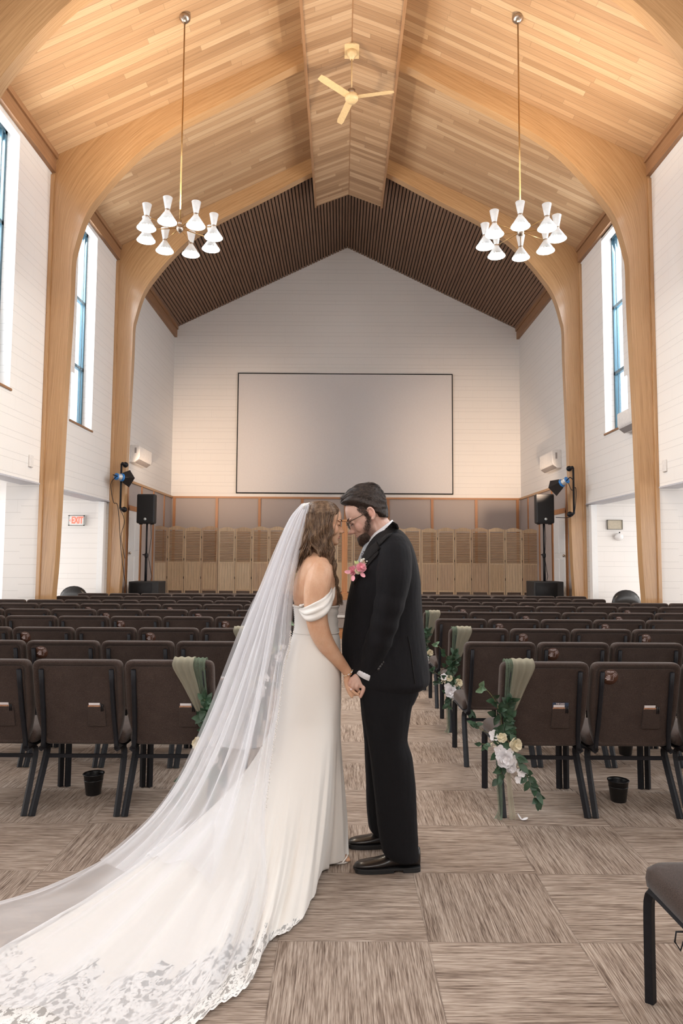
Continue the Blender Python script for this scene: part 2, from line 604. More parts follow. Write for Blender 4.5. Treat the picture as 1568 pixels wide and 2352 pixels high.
m = MB(); m.bx(XL - TH, XR + TH, YB, YB + .2, 0, 10.6)
struct('wall_back', m, MT['wall_x'])
m = MB(); m.bx(-9, 9, YF - .2, YF, 0, 10.6)
struct('wall_front', m, MT['wall_x'])

# ceiling : two sloping planes of boards up to the last arch, then dark slats
def slope_slab(m, s, y0, y1, xa, xb, lift=0.0, th=0.12, mi=0):
    """slab on side s between distances xa..xb from the ridge"""
    pts = []
    for dx in (xa, xb):
        x = XC + s * dx
        z = roof(x) + lift
        pts.append((x, z))
    vs = []
    for y in (y0, y1):
        vs += [(pts[0][0], y, pts[0][1]), (pts[1][0], y, pts[1][1]), (pts[1][0], y, pts[1][1] + th), (pts[0][0], y, pts[0][1] + th)]
    m.add(vs, [(0, 1, 2, 3), (7, 6, 5, 4), (0, 4, 5, 1), (1, 5, 6, 2), (2, 6, 7, 3), (3, 7, 4, 0)], mi)
m = MB()
for s in (-1, 1): slope_slab(m, s, YF, 13.75, 0, W + .15)
struct('ceiling', m, MT['ceil'])
m = MB()
for s in (-1, 1): slope_slab(m, s, 13.75, YB + .1, 0, W + .15, 0.04, 0.1)
for s in (-1, 1):
    p = 0.0745
    k = 0
    while 0.01 + k * p + 0.051 < W + .02:
        slope_slab(m, s, 13.72, YB, 0.01 + k * p, 0.01 + k * p + 0.051, 0.0, 0.028, 1)
        k += 1
struct('ceiling_slats', m, [MT['black'], MT['slat']])
# cornice boards along both walls
for s, nm in ((-1, 'left'), (1, 'right')):
    X = XL if s < 0 else XR
    m = MB()
    m.bx(X - s * 0.07, X, YF, YB, ZE - 0.26, ZE + 0.06)
    m.bx(X - s * 0.10, X, YF, YB, ZE - 0.04, ZE + 0.06)
    struct('trim_cornice_' + nm, m, MT['trim'])

# ridge box : boards in a chevron, hung under the ridge
BXW, BDROP = 0.735, 0.50
box_tones = [(0.25, 0.135, 0.068), (0.36, 0.21, 0.11), (0.46, 0.29, 0.165), (0.53, 0.36, 0.22)]
MT['box'] = plank_mat('cedar_ridge_boards', box_tones, w=0.09, length=3.0)
zb_e = 1.5 + 7.85
zb_a = 1.5 + 8.13
m = MB()
for s in (-1, 1):
    x0, x1 = XC, XC + s * BXW
    vs = []
    for y in (YF, 14.7):
        vs += [(x0, y, zb_a), (x1, y, zb_e), (x1, y, roof(x1) + .05), (x0, y, roof(x0) + .05)]
    m.add(vs, [(0, 1, 2, 3), (7, 6, 5, 4), (0, 4, 5, 1), (1, 5, 6, 2), (2, 6, 7, 3), (3, 7, 4, 0)])
struct('ceiling_ridge', m, MT['box'])
m = MB()
for s in (-1, 1):
    x = XC + s * BXW
    m.bx(x - .022, x + .022, YF, 14.72, zb_e - .02, zb_e + .16)
m.bx(XC - .008, XC + .008, YF, 14.7, zb_a - .006, zb_a + .01)
struct('trim_ridge', m, MT['trim'])

# laminated timber arches
INNER = [(130, 1372), (137, 1290), (146, 1130), (155, 960), (163, 830), (171, 700), (175, 610), (181, 580), (196, 530), (212, 495), (240, 457), (280, 410), (340, 352), (420, 300), (540, 240), (692, 162)]
YA = 10.67
inner = []
for u, v in INNER:
    p = at(u, v, YA)
    inner.append((p.x - XC, p.z))
inner = [(inner[0][0] - .01, 0.0)] + inner
inner.append((-BXW + .02, inner[-1][1] + 0.01))
inner = cr(inner, 60)
def outer_pt(q):
    """matching point on the wall / roof line"""
    x, z = q
    return x, z
def build_arch(Y, name, label):
    n = len(inner)
    # outer line: wall then roof, matched by fraction
    out = []
    kneeL = ZE - 0.0
    slopeL = math.hypot(W - BXW, (W - BXW) * SLOPE)
    # arclength of inner
    d = [0]
    for a, b in zip(inner, inner[1:]): d.append(d[-1] + math.hypot(b[0] - a[0], b[1] - a[1]))
    # index on the inner curve nearest the knee
    kn = min(range(n), key=lambda i: abs((inner[i][1] - 7.0) - (inner[i][0] + 3.9)))
    for i in range(n):
        if i <= kn:
            t = d[i] / d[kn]
            out.append((-W + .005, t * ZE))
        else:
            t = (d[i] - d[kn]) / (d[-1] - d[kn])
            x = -W + t * (W - BXW + .02)
            out.append((x, ZE + (x + W) * SLOPE + .01))
    root = thing(name, label, 'arch', (XC, Y, 0), 0, 'laminated timber arches')
    for s in (-1, 1):
        m = MB()
        for i in range(n):
            base = len(m.v)
            ix, iz = inner[i]
            ox, oz = out[i]
            mx = [(ox, oz), (lerp(ox, ix, .33), lerp(oz, iz, .33)), (lerp(ox, ix, .66), lerp(oz, iz, .66)), (ix, iz)]
            for y in (0, 0.17):
                for j, (a, b) in enumerate(mx):
                    m.v.append(Vector((XC - s * a * 1.0, Y + y, b)))
                    wd = math.hypot(ox - ix, oz - iz)
                    m.uv[len(m.v) - 1] = (d[i] + (0 if s < 0 else 30), (1 - j / 3) * wd * 1.0 + (y * 3))
        for i in range(n - 1):
            b, c = i * 8, (i + 1) * 8
            for j in range(3):
                m.f.append([b + j, b + j + 1, c + j + 1, c + j])
                m.f.append([b + 4 + j, c + 4 + j, c + 5 + j, b + 5 + j])
            m.f.append([b + 3, b + 7, c + 7, c + 3])
            m.f.append([b, c, c + 4, b + 4])
        m.f.append([0, 4, 5, 6, 7, 3, 2, 1])
        e = (n - 1) * 8
        m.f.append([e, e + 1, e + 2, e + 3, e + 7, e + 6, e + 5, e + 4])
        o = m.build('arch_half', MT['glulam'], root, smooth=False, bevel=0.012)
        # thin scribe strip beside the wall
        q = MB()
        X = XL if s < 0 else XR
        q.bx(X - s * 0.0, X - s * 0.055, Y - .03, Y + .01, 0.0, ZE - .3)
        for k in range(len(q.v)): q.uv[k] = (q.v[k].z, q.v[k].x)
        q.build('edge_strip', MT['glulam'], root, smooth=False, bevel=0.004)
    return root
an = {4.16: None}
names = ['tall laminated timber arch just overhead at the top corners of the photo', 'tall honey coloured timber arch spanning beside the front pair of white block piers',
         'honey coloured timber arch nearest the platform, carrying the two stage lights']
for k, lab in zip((3, 4, 5), names):
    build_arch(ARCH_Y[k], 'timber_arch', lab)

# windows
def window(s, k, idx):
    X = XL if s < 0 else XR
    ya = ARCH_Y[k]
    y0, y1, z0, z1 = ya + WIN0, ya + WIN[k], 3.87, 7.62
    xo = X + s * 0.21
    m = MB()
    fw = 0.055
    for (a, b, c, d) in ((y0, y0 + fw, z0, z1), (y1 - fw, y1, z0, z1), (y0, y1, z0, z0 + fw), (y0, y1, z1 - fw, z1)):
        m.bx(xo - .03, xo + .03, a, b, c, d)
    for zz in (5.0, 6.25):
        m.bx(xo - .03, xo + .03, y0, y1, zz - .03, zz + .03)
    m.bx(xo - .01, xo + .03, y1 - .16, y1 - .13, z0, z1)
    fr = struct('window_%d' % idx, m, MT['frame_blue'])
    g = MB(); g.bx(xo - .004, xo + .004, y0 + fw, y1 - fw, z0 + fw, z1 - fw)
    g.build('pane', MT['glass'], fr, smooth=False)
    w = MB(); w.bx(X - s * .02, X + s * .22, y0 - .03, y1 + .03, z0 - .03, z0 + .003)
    w.build('sill', MT['trim'], fr, smooth=False)
    h = MB(); h.bx(X + s * .0, X + s * .12, y0, y1, 7.56, 7.66)
    h.build('head_board', MT['white_paint'], fr, smooth=False)
i = 1
for s in (-1, 1):
    for k in (1, 2, 3, 4):
        window(s, k, i); i += 1

# platform wall : fabric panels with battens below a cap rail, and the stage
STG = 0.66
CAP = 3.17
m = MB()
m.bx(XL, XR, YB - .03, YB, STG, CAP)
struct('wall_back_panel', m, MT['panel'])
for s, nm in ((-1, 'left'), (1, 'right')):
    X = XL if s < 0 else XR
    m = MB()
    m.bx(X - s * .03, X, 15.72, YB - .03, STG, CAP)
    m.bx(X - s * .03, X, 13.9, 14.75, STG, CAP)
    m.bx(X - s * .03, X, 14.75, 15.72, 2.62, CAP)
    struct('wall_side_panel_' + nm, m, MT['panel'])
m = MB()
m.bx(XL, XR, YB - .07, YB, CAP - .015, CAP + .035)
struct('trim_cap_back', m, MT['trimx'])
for s, nm in ((-1, 'left'), (1, 'right')):
    X = XL if s < 0 else XR
    m = MB(); m.bx(X - s * .07, X, 13.86, YB, CAP - .015, CAP + .035)
    struct('trim_cap_' + nm, m, wood_mat('fir_rail_' + nm, (0.36, 0.2, 0.09), (0.48, 0.28, 0.14), (0.55, 0.34, 0.19), .45, src='y'))
    m = MB()
    for yy in (15.74, 16.75, 17.75):
        m.bx(X - s * .05, X, yy - .03, yy + .03, STG, CAP)
    m.bx(X - s * .05, X, 14.68, 14.75, STG, CAP)
    struct('trim_batten_' + nm, m, MT['trimz'])
    # white door on the side of the platform
    d = MB()
    d.bx(X - s * .035, X - s * .0, 14.78, 15.68, STG, 2.55)
    dr = struct('door_%d' % (1 if s < 0 else 2), d, MT['white_paint'])
    f = MB()
    f.bx(X - s * .05, X, 14.72, 15.74, 2.55, 2.66)
    f.bx(X - s * .05, X, 14.72, 14.79, STG, 2.6)
    f.bx(X - s * .05, X, 15.66, 15.74, STG, 2.6)
    f.build('door_frame', MT['trimz'], dr, smooth=False)
    p = MB()
    for a, b in ((14.88, 15.18), (15.28, 15.58)):
        for c, e in ((.8, 1.55), (1.68, 2.4)):
            p.bx(X - s * .043, X - s * .033, a, b, c, e)
    p.build('door_panel', MT['white_paint'], dr, smooth=False, bevel=.006)
    h = MB(); h.sphere((X - s * .075, 14.84, 1.62), .03)
    h.build('door_handle', MT['nickel'], dr)
m = MB()
k = 0
for u in (400, 498, 596, 694, 793, 891, 992, 1093, 1188):
    p = at(u, 1170, YB - .04)
    m.bx(p.x - .035, p.x + .035, YB - .06, YB - .028, STG, CAP)
struct('trim_batten_back', m, MT['trimz'])
m = MB(); m.bx(XL, XR, 13.95, YB, 0, STG)
struct('floor_platform', m, MT['grey_carpet'])

# ================================================================== FIXED OBJECTS
# central steps with a timber base, and the wooden cross behind the couple
t = thing('altar_step', 'low carpeted step block with a timber skirting, seen between the couple', 'step', (0.02, 13.2, 0))
m = MB(); m.bx(-1.0, 1.1, 13.12, 13.94, .20, .42)
m.build('carpet_cover', MT['grey_carpet'], t, bevel=.012)
m = MB(); m.bx(-.98, 1.08, 13.14, 13.94, 0, .20)
m.build('timber_skirting', MT['trimx'], t, smooth=False)
m = MB(); m.bx(-1.0, 1.1, 13.10, 13.18, .40, .44)
m.build('nosing', plain('pale_step_nosing', (.62, .6, .58), .5), t, bevel=.008)

px = at(791, 1300, 14.6).x
t = thing('wooden_post', 'reddish brown wooden post standing on the platform, seen between the two faces', 'post', (px, 14.6, STG))
z1 = at(791, 1120, 14.6).z
zc = at(791, 1196, 14.6).z
m = MB(); m.bx(px - .06, px + .06, 14.57, 14.65, STG, zc)
m.build('post', MT['trimz'], t, smooth=False, bevel=.006)
m = MB(); m.bx(px - .078, px + .078, 14.55, 14.67, zc - .015, zc + .02)
m.build('cap', MT['trimx'], t, smooth=False, bevel=.006)
m = MB(); m.bx(px - .2, px + .2, 14.42, 14.82, STG, STG + .14)
m.build('foot', MT['trimx'], t, smooth=False, bevel=.008)

# projection screen
p0, p1 = at(546, 856, YB - .06), at(1041, 1136, YB - .06)
t = thing('projection_screen', 'wide blank white projection screen with a thin black border on the far wall', 'screen', ((p0.x + p1.x) / 2, YB - .05, (p0.z + p1.z) / 2))
m = MB(); m.bx(p0.x, p1.x, YB - .05, YB - .003, p1.z, p0.z)
m.build('frame', MT['black'], t, smooth=False)
m = MB(); m.bx(p0.x + .03, p1.x - .03, YB - .058, YB - .02, p1.z + .03, p0.z - .03)
m.build('screen_cloth', MT['screen'], t, smooth=False)

# folding louvre screens: 24 leaves, four to a screen
wts = [wood_mat('raw_pine_louvre_%d' % i, tuple(k * .72 for k in c), c, tuple(min(1, k * 1.22) for k in c), .7, sx=3, sy=60, src=sr, knots=False)
       for i, (c, sr) in enumerate([((.60, .42, .265), 'x'), ((.50, .335, .205), 'x'), ((.66, .49, .33), 'x')])]
wtv = [wood_mat('raw_pine_board_%d' % i, tuple(k * .72 for k in c), c, tuple(min(1, k * 1.2) for k in c), .7, sx=3, sy=50, src='z', knots=False)
       for i, (c) in enumerate([(.54, .39, .25), (.46, .32, .21), (.58, .44, .295)])]
LEAF = 0.4195
xs0 = at(345, 1300, 17.0).x
random.seed(5)
ordn = ['first', 'second', 'third', 'fourth', 'fifth', 'sixth', 'seventh', 'eighth', 'ninth', 'tenth']
for k in range(6):
    x0 = xs0 + k * 4 * LEAF
    where = ['leftmost of the six, beside the left loudspeaker', 'second of the six from the left', 'third of the six from the left, left of the post',
             'third of the six from the right, right of the post', 'second of the six from the right', 'rightmost of the six, beside the right loudspeaker'][k]
    t = thing('folding_screen', 'pale wooden louvred folding screen, ' + where, 'folding screen', (x0, 17, STG), 0, 'louvred folding screens across the platform')
    for j in range(4):
        a = (0.05 if j % 2 == 0 else -0.05)
        xc = x0 + (j + .5) * LEAF
        rot = Matrix.Rotation(a * 1.4, 4, 'Z')
        tm = Matrix.Translation((xc, 17.0, STG)) @ rot
        ci = random.choice([0, 0, 1, 2])
        mw, mh = LEAF * .972, random.choice([1.60, 1.62])
        f = MB()
        hw = mw / 2
        f.bx(-hw, -hw + .035, -.012, .012, 0, mh)
        f.bx(hw - .035, hw, -.012, .012, 0, mh)
        f.bx(-hw, hw, -.010, .010, .06, .10)
        f.bx(-hw, hw, -.010, .010, .74, .78)
        # arched head
        n = 10
        poly = [(-hw + .02, mh - .06), (hw - .02, mh - .06)] + [(hw - .02 - (2 * hw - .04) * i / n, mh - .01 + .05 * math.sin(PI * i / n)) for i in range(n + 1)]
        f.prism(poly, lambda p: (p[0], -.010, p[1]), lambda p: (p[0], .010, p[1]))
        f.xf(tm).build('leaf_frame', wtv[ci], t, smooth=False)
        s = MB()
        z = .80
        while z < mh - .07:
            s.box((0, 0, z), (mw - .07, .007, .036), (R(48), 0, 0))
            z += .0400
        s.xf(tm).build('louvres', wts[ci], t, smooth=False)
        b = MB()
        nb = 5
        bw = (mw - .07) / nb
        for i in range(nb):
            b.bx(-hw + .036 + i * bw, -hw + .032 + (i + 1) * bw, -.005, .005, .10, .74)
        b.xf(tm).build('lower_boards', random.choice(wtv), t, smooth=False)
        if j < 3:
            h = MB()
            for z in (.35, .8, 1.35): h.bx(hw - .004, hw + .010, -.016, -.004, z, z + .06)
            h.xf(tm).build('hinge', MT['steel_black'], t, smooth=False)

# loudspeakers on poles on sub-woofers
def speaker(s, side):
    u = 340 if s < 0 else 1246
    c = at(u, 1170, 14.55)
    X = c.x
    zt, zbm = at(u, 1136, 14.5).z, at(u, 1203, 14.5).z
    t = thing('loudspeaker', 'black cabinet loudspeaker with a round silver badge on a pole, %s side of the platform' % side, 'loudspeaker', (X, 14.5, zbm), 0, 'pole mounted loudspeakers')
    m = MB()
    poly = [(-.19, -.15), (.19, -.15), (.19, .02), (.12, .17), (-.12, .17), (-.19, .02)]
    m.prism(poly, lambda p: (X + p[0], 14.5 + p[1], zbm), lambda p: (X + p[0], 14.5 + p[1], zt))
    m.build('cabinet', plain('black_textured_cabinet', (.018, .018, .02), .6, bump=.2, scale=200), t, bevel=.03)
    m = MB(); m.bx(X - .165, X + .165, 14.338, 14.35, zbm + .03, zt - .03)
    m.build('grille', plain('black_speaker_grille', (.010, .010, .012), .75, var=.4, scale=300), t, bevel=.01)
    m = MB(); m.lathe([(0.001, -.006), (.028, -.006), (.028, .006), (0.001, .006)], (X, 14.334, zbm + .09), rot=Matrix.Rotation(PI / 2, 3, 'X'))
    m.build('badge', plain('silver_badge', (.55, .6, .62), .35), t)
    m = MB()
    for a in (-.12, .12): m.bx(X + a - .03, X + a + .03, 14.42, 14.5, zbm - .018, zbm + .01)
    m.build('foot', MT['steel_black'], t)
    zs = at(u, 1335, 14.5).z
    p = thing('speaker_pole', 'black telescopic pole holding up the %s loudspeaker' % side, 'speaker pole', (X, 14.5, zs), 0, 'speaker poles')
    m = MB(); m.tube([(X, 14.5, zs), (X, 14.5, zs + .55)], .028)
    m.build('lower_tube', MT['steel_black'], p)
    m = MB(); m.tube([(X, 14.5, zs + .5), (X, 14.5, zbm)], .019)
    m.build('upper_tube', MT['steel_black'], p)
    m = MB(); m.lathe([(.03, 0), (.036, .02), (.036, .07), (.03, .09)], (X, 14.5, zs + .5)); m.tube([(X, 14.5, zs + .55), (X - .07, 14.47, zs + .56)], .012)
    m.build('locking_collar', MT['steel_black'], p)
    uc = 337 if s < 0 else 1252
    xc = at(uc, 1350, 14.5).x
    b = thing('subwoofer', 'low black subwoofer box under the %s loudspeaker pole' % side, 'subwoofer', (xc, 14.5, STG), 0, 'subwoofers')
    m = MB(); m.bx(xc - .31, xc + .31, 14.25, 14.85, STG, zs)
    m.build('cabinet', plain('black_sub_cabinet', (.02, .02, .022), .55), b, bevel=.015)
    m = MB(); m.bx(xc - .27, xc + .17, 14.235, 14.26, STG + .03, zs - .03)
    m.build('grille', plain('black_sub_grille', (.008, .008, .01), .8), b)
    m = MB(); m.tube([(X + .05, 14.6, zbm + .05), (X + .07, 14.6, zbm - .3), (X + .03, 14.56, zs + .5), (X + .10, 14.6, zs + .1), (X + .08, 14.6, zs + .01)], .006, 5)
    tag(m.build('speaker_cable', MT['steel_black']), 'thin black cable hanging down the %s speaker pole' % side, 'cable', 'speaker cables')
speaker(-1, 'left')
speaker(1, 'right')

# fresnel stage lights on pipe brackets bolted to the last arch
BLUE = plain('blue_enamel_ring', (.02, .19, .55), .35)
ALU = plain('ribbed_aluminium_housing', (.62, .60, .58), .4, metal=.4)
BARN = plain('black_barn_door', (.02, .017, .017), .5)
def fresnel(s, side):
    Yp = 13.50
    ut, ub, vt, vb = (279, 273, 1065, 1169) if s < 0 else (1316, 1318, 1074, 1180)
    a, b = at(ut, vt, Yp), at(ub, vb, Yp)
    b.x = a.x
    t = thing('stage_light', 'blue and silver theatre spotlight with black barn doors on the %s arch' % side, 'stage light', (a.x, Yp, a.z), 0, 'stage lights on pipe brackets')
    m = MB(); m.tube([a + Vector((0, .0, 0)), b], .020)
    m.build('pipe', MT['steel_black'], t)
    for q in (a, b):
        m = MB()
        rx = Matrix.Rotation(PI / 2, 3, 'X')
        m.lathe([(.001, -.17), (.055, -.17), (.055, -.145), (.025, -.14), (.025, 0), (.03, .03), (.001, .035)], q + Vector((-s * .03, 0, 0)), 14, rot=rx)
        m.build('wall_flange', MT['steel_black'], t)
    # lamp head aims at the platform wall
    if s < 0: e0, e1 = at(265, 1090, 13.25), at(297, 1100, 13.45)
    else: e0, e1 = at(1306, 1101, 13.25), at(1272, 1119, 13.45)
    if s < 0: c0, c1, c2 = at(262, 1094, 13.30), at(281, 1096, 13.42), at(300, 1100, 13.60)
    else: c0, c1, c2 = at(1307, 1100, 13.30), at(1289, 1109, 13.42), at(1267, 1124, 13.60)
    c0 = c0.lerp(c1, .25); c2 = c1.lerp(c2, .85)
    ax = (c2 - c0).normalized()
    q = ax.to_track_quat('Z', 'X').to_matrix()
    L1 = (c1 - c0).length
    m = MB(); m.lathe([(.001, 0), (.055, .008), (.062, .03), (.062, L1 - .01), (.001, L1)], c0, 16, rot=q)
    for k in range(4):
        m.lathe([(.066, .03 + k * .03), (.066, .042 + k * .03)], c0, 16, rot=q)
    m.build('housing', ALU, t, smooth=False)
    m = MB()
    m.lathe([(.058, -.004), (.069, -.004), (.069, .018), (.058, .018)], c0, 16, rot=q)
    m.lathe([(.066, L1 - .02), (.080, L1 - .02), (.080, L1 + .015), (.066, L1 + .015)], c0, 16, rot=q)
    m.build('end_ring', BLUE, t, smooth=False)
    ln = MB(); ln.sphere(c0 + ax * (L1 + .005), (.062, .062, .015), rot=q)
    ln.build('lens', emis('lit_fresnel_lens', (1, .75, .5), 3.0), t)
    d = MB()
    L2 = (c2 - c1).length
    for k in range(4):
        an = PI / 4 + k * PI / 2
        f0, f1 = c0 + ax * (L1 + .02), c0 + ax * (L1 + L2)
        w0, w1, r0, r1 = .066, .125, .070, .118
        ux = q @ Vector((math.cos(an), math.sin(an), 0))
        vx = q @ Vector((-math.sin(an), math.cos(an), 0))
        pts = [f0 + ux * r0 - vx * w0, f0 + ux * r0 + vx * w0, f1 + ux * r1 + vx * w1, f1 + ux * r1 - vx * w1]
        d.add([*pts, *[p + ux * .004 for p in pts]], [(0, 1, 2, 3), (7, 6, 5, 4), (0, 4, 5, 1), (1, 5, 6, 2), (2, 6, 7, 3), (3, 7, 4, 0)])
    d.build('barn_doors', BARN, t, smooth=False)
    y = MB(); y.tube(cr([c0 + ax * .06 + Vector((0, -.09, 0)), c0 - ax * .04 + Vector((0, -.07, .02)), a + Vector((0, -.02, -(a.z - c0.z)))], 8), .010)
    y.build('yoke', MT['steel_black'], t)
    c = MB()
    fl = b + Vector((s * .12, .03, -1.9))
    if s < 0:
        c.tube(cr([c0, c0 + Vector((-.10, 0, -.15)), c0 + Vector((-.04, 0, -.5)), b + Vector((-.03, -.04, .02)), b + Vector((.05, 0, -.9)), b + Vector((.19, 0, -1.75))], 30), .007, 5)
        c.tube(cr([b, b + Vector((.10, -.03, -.25)), b + Vector((.04, -.03, -.55)), b + Vector((.13, -.03, -.98))], 16), .006, 5)
    else:
        c.tube(cr([c0, c0 + Vector((.08, 0, -.2)), b + Vector((.03, -.04, .5)), b + Vector((0, -.04, .05)), b + Vector((-.1, 0, -.07)), b + Vector((-.35, .05, -.07))], 26), .007, 5)
    c.build('power_cable', MT['steel_black'], t)
    # the light it throws: warm pool on the platform wall
    l = bpy.data.lights.new('stage_beam', 'SPOT')
    l.energy = 640
    l.color = (1.0, .74, .53)
    l.spot_size = R(62)
    l.spot_blend = 1.0
    l.shadow_soft_size = .05
    lo = bpy.data.objects.new('stage_beam', l)
    COL.objects.link(lo)
    lo.location = c0 + ax * (L1 + L2 + .1)
    tgt = at(515 if s < 0 else 1085, 1045, YB)
    lo.rotation_euler = (tgt - lo.location).to_track_quat('-Z', 'Y').to_euler()
fresnel(-1, 'left')
fresnel(1, 'right')

# wall mounted air conditioners
ACW = plain('white_plastic_housing', (.74, .71, .69), .4)
ACG = plain('grey_vent_slot', (.30, .27, .26), .6)
def aircon(s, y0, y1, z0, z1, lab):
    X = XL if s < 0 else XR
    t = thing('air_conditioner', lab, 'air conditioner', (X, (y0 + y1) / 2, z0), 0, 'wall mounted air conditioners')
    poly = [(0, z0), (.10, z0 - .0), (.19, z0 + .07), (.215, z0 + .12), (.215, z1 - .02), (.19, z1), (0, z1)]
    m = MB(); m.prism(poly, lambda p: (X - s * p[0], y0, p[1]), lambda p: (X - s * p[0], y1, p[1]))
    m.build('housing', ACW, t, bevel=.012)
    m = MB()
    m.box((X - s * .150, (y0 + y1) / 2, z0 + .028), (.11, y1 - y0 - .06, .008), (0, s * R(38), 0))
    m.build('air_outlet', ACG, t, smooth=False)
    m = MB(); m.bx(X - s * .14, X - s * .10, y0 - .004, y0 + .002, z0 + .2, z1 - .06)
    m.build('side_grille', ACG, t, smooth=False)
aircon(-1, 14.9, 15.85, 3.62, 4.0, 'white wall air conditioner left of the screen, high above the left loudspeaker')
aircon(1, 15.1, 16.05, 3.58, 3.98, 'white wall air conditioner right of the screen, above the right loudspeaker')
aircon(1, 10.8, 11.5, 3.68, 4.02, 'white wall air conditioner half hidden by the front right timber arch, below the window')

# exit sign
c = at(176, 1195.5, 13.5)
t = thing('exit_sign', 'white exit sign with red letters and a left arrow on the white block wall', 'sign', (c.x, 13.5, c.z))
m = MB(); m.bx(c.x - .155, c.x + .155, 13.49, 13.55, c.z - .1, c.z + .1)
m.build('housing', plain('sign_housing', (.78, .80, .78), .4), t, bevel=.02)
m = MB()
for a in (-1, 1):
    for b in (-1, 1):
        m.bx(c.x + a * .15 - .012, c.x + a * .15 + .012, 13.483, 13.50, c.z + b * .095 - .008, c.z + b * .095 + .008)
for b in (-1, 1): m.bx(c.x - .14, c.x + .14, 13.487, 13.492, c.z + b * .097 - .003, c.z + b * .097 + .003)
for a in (-1, 1): m.bx(c.x + a * .152 - .003, c.x + a * .152 + .003, 13.487, 13.492, c.z - .09, c.z + .09)
m.build('edge_trim', MT['steel_black'], t, smooth=False)
RED = emis('lit_red_letters', (1.0, .10, .06), 1.6)
me = text_mesh('EXIT', .185, RED, sx=.60, bold=.005)
o = bpy.data.objects.new('lettering', me); COL.objects.link(o); o.parent = t
o.location = (.015, -.014, 0); o.rotation_euler = (PI / 2, 0, 0)
m = MB()
m.tube([(c.x - .118, 13.486, c.z + .022), (c.x - .138, 13.486, c.z), (c.x - .118, 13.486, c.z - .022)], .0035, 5)
m.build('arrow', RED, t)

# recess left by an old fitting and the small emergency lamp on the right
c = at(1413, 1205, 13.5)
t = thing('wall_recess_plate', 'beige metal recess plate on the right aisle end wall', 'plate', (c.x, 13.5, c.z))
m = MB(); m.bx(c.x - .15, c.x + .15, 13.53, 13.56, c.z - .095, c.z + .095)
m.build('plate', plain('beige_plate', (.50, .44, .34), .6), t, smooth=False)
m = MB()
for a, b, d, e in ((-.15, .15, .085, .095), (-.15, .15, -.095, -.085), (-.15, -.142, -.095, .095), (.142, .15, -.095, .095)):
    m.bx(c.x + a, c.x + b, 13.515, 13.56, c.z + d, c.z + e)
m.build('rim', plain('rim_grey', (.24, .22, .18), .6), t, smooth=False)
c = at(1422, 1233, 13.48)
t = thing('emergency_lamp', 'small rounded white emergency lamp under the beige plate', 'lamp', (c.x, 13.5, c.z))
m = MB(); m.sphere((c.x, 13.50, c.z), (.085, .055, .075), 16, 10)
m.build('housing', plain('white_lamp_housing', (.8, .77, .76), .35), t)
m = MB(); m.sphere((c.x + .0, 13.47, c.z + .085), .014); m.build('bracket', MT['steel_black'], t)
# small blank switch plates
for s, (u, v), sd in ((-1, (69, 1059), 'left'), (1, (1528, 1070), 'right')):
    X = XL if s < 0 else XR
    d = ray(u, v)
    p = CAMP + d * ((X - CAMP.x) / d.x)
    m = MB(); m.bx(X - s * .03, X, p.y - .06, p.y + .06, p.z - .09, p.z + .09)
    tag(m.build('junction_box', ACW, bevel=.008), 'small white junction box on the %s block wall beside the front arch' % sd, 'junction box')
# round backed black chairs in the aisles
for s, (u, vtop), sd in ((-1, (170, 1346), 'left'), (1, (1437, 1355), 'right')):
    Yc = 12.9
    c = at(u, vtop, Yc)
    t = thing('tub_chair', 'black vinyl chair with a rounded back by the %s aisle end wall, mostly hidden' % sd, 'chair', (c.x, Yc, 0), 0, 'black rounded chairs at the aisle ends')
    m = MB()
    rings = []
    for i in range(13):
        a = PI * i / 12
        w = .27 * math.sin(a) ** .5 if 0 < i < 12 else .02
        x = c.x + .27 * -math.cos(a)
        h = .36 * math.sin(a) ** .65
        rings.append([Vector((x, Yc + yy, .50 + zz * (h + .001) + 0)) for yy, zz in ((-.04, 0), (-.05, .6), (-.02, 1), (.02, 1), (.05, .6), (.04, 0))])
    m.loft(rings)
    o = m.build('backrest', MT['vinyl'], t)
    dz = c.z - (.50 + .36)
    o.location = (0, 0, dz)
    m = MB(); m.lathe([(.001, 0), (.25, 0), (.27, .03), (.26, .09), (.001, .1)], (c.x, Yc + .22, .42), 20)
    m.build('seat', MT['vinyl'], t)
    for a in (-1, 1):
        for b in (0, .4):
            m = MB(); m.tube([(c.x + a * .2, Yc + b, 0), (c.x + a * .18, Yc + b * .9 + .03, .6)], .014)
            m.build('leg', MT['steel_black'], t)

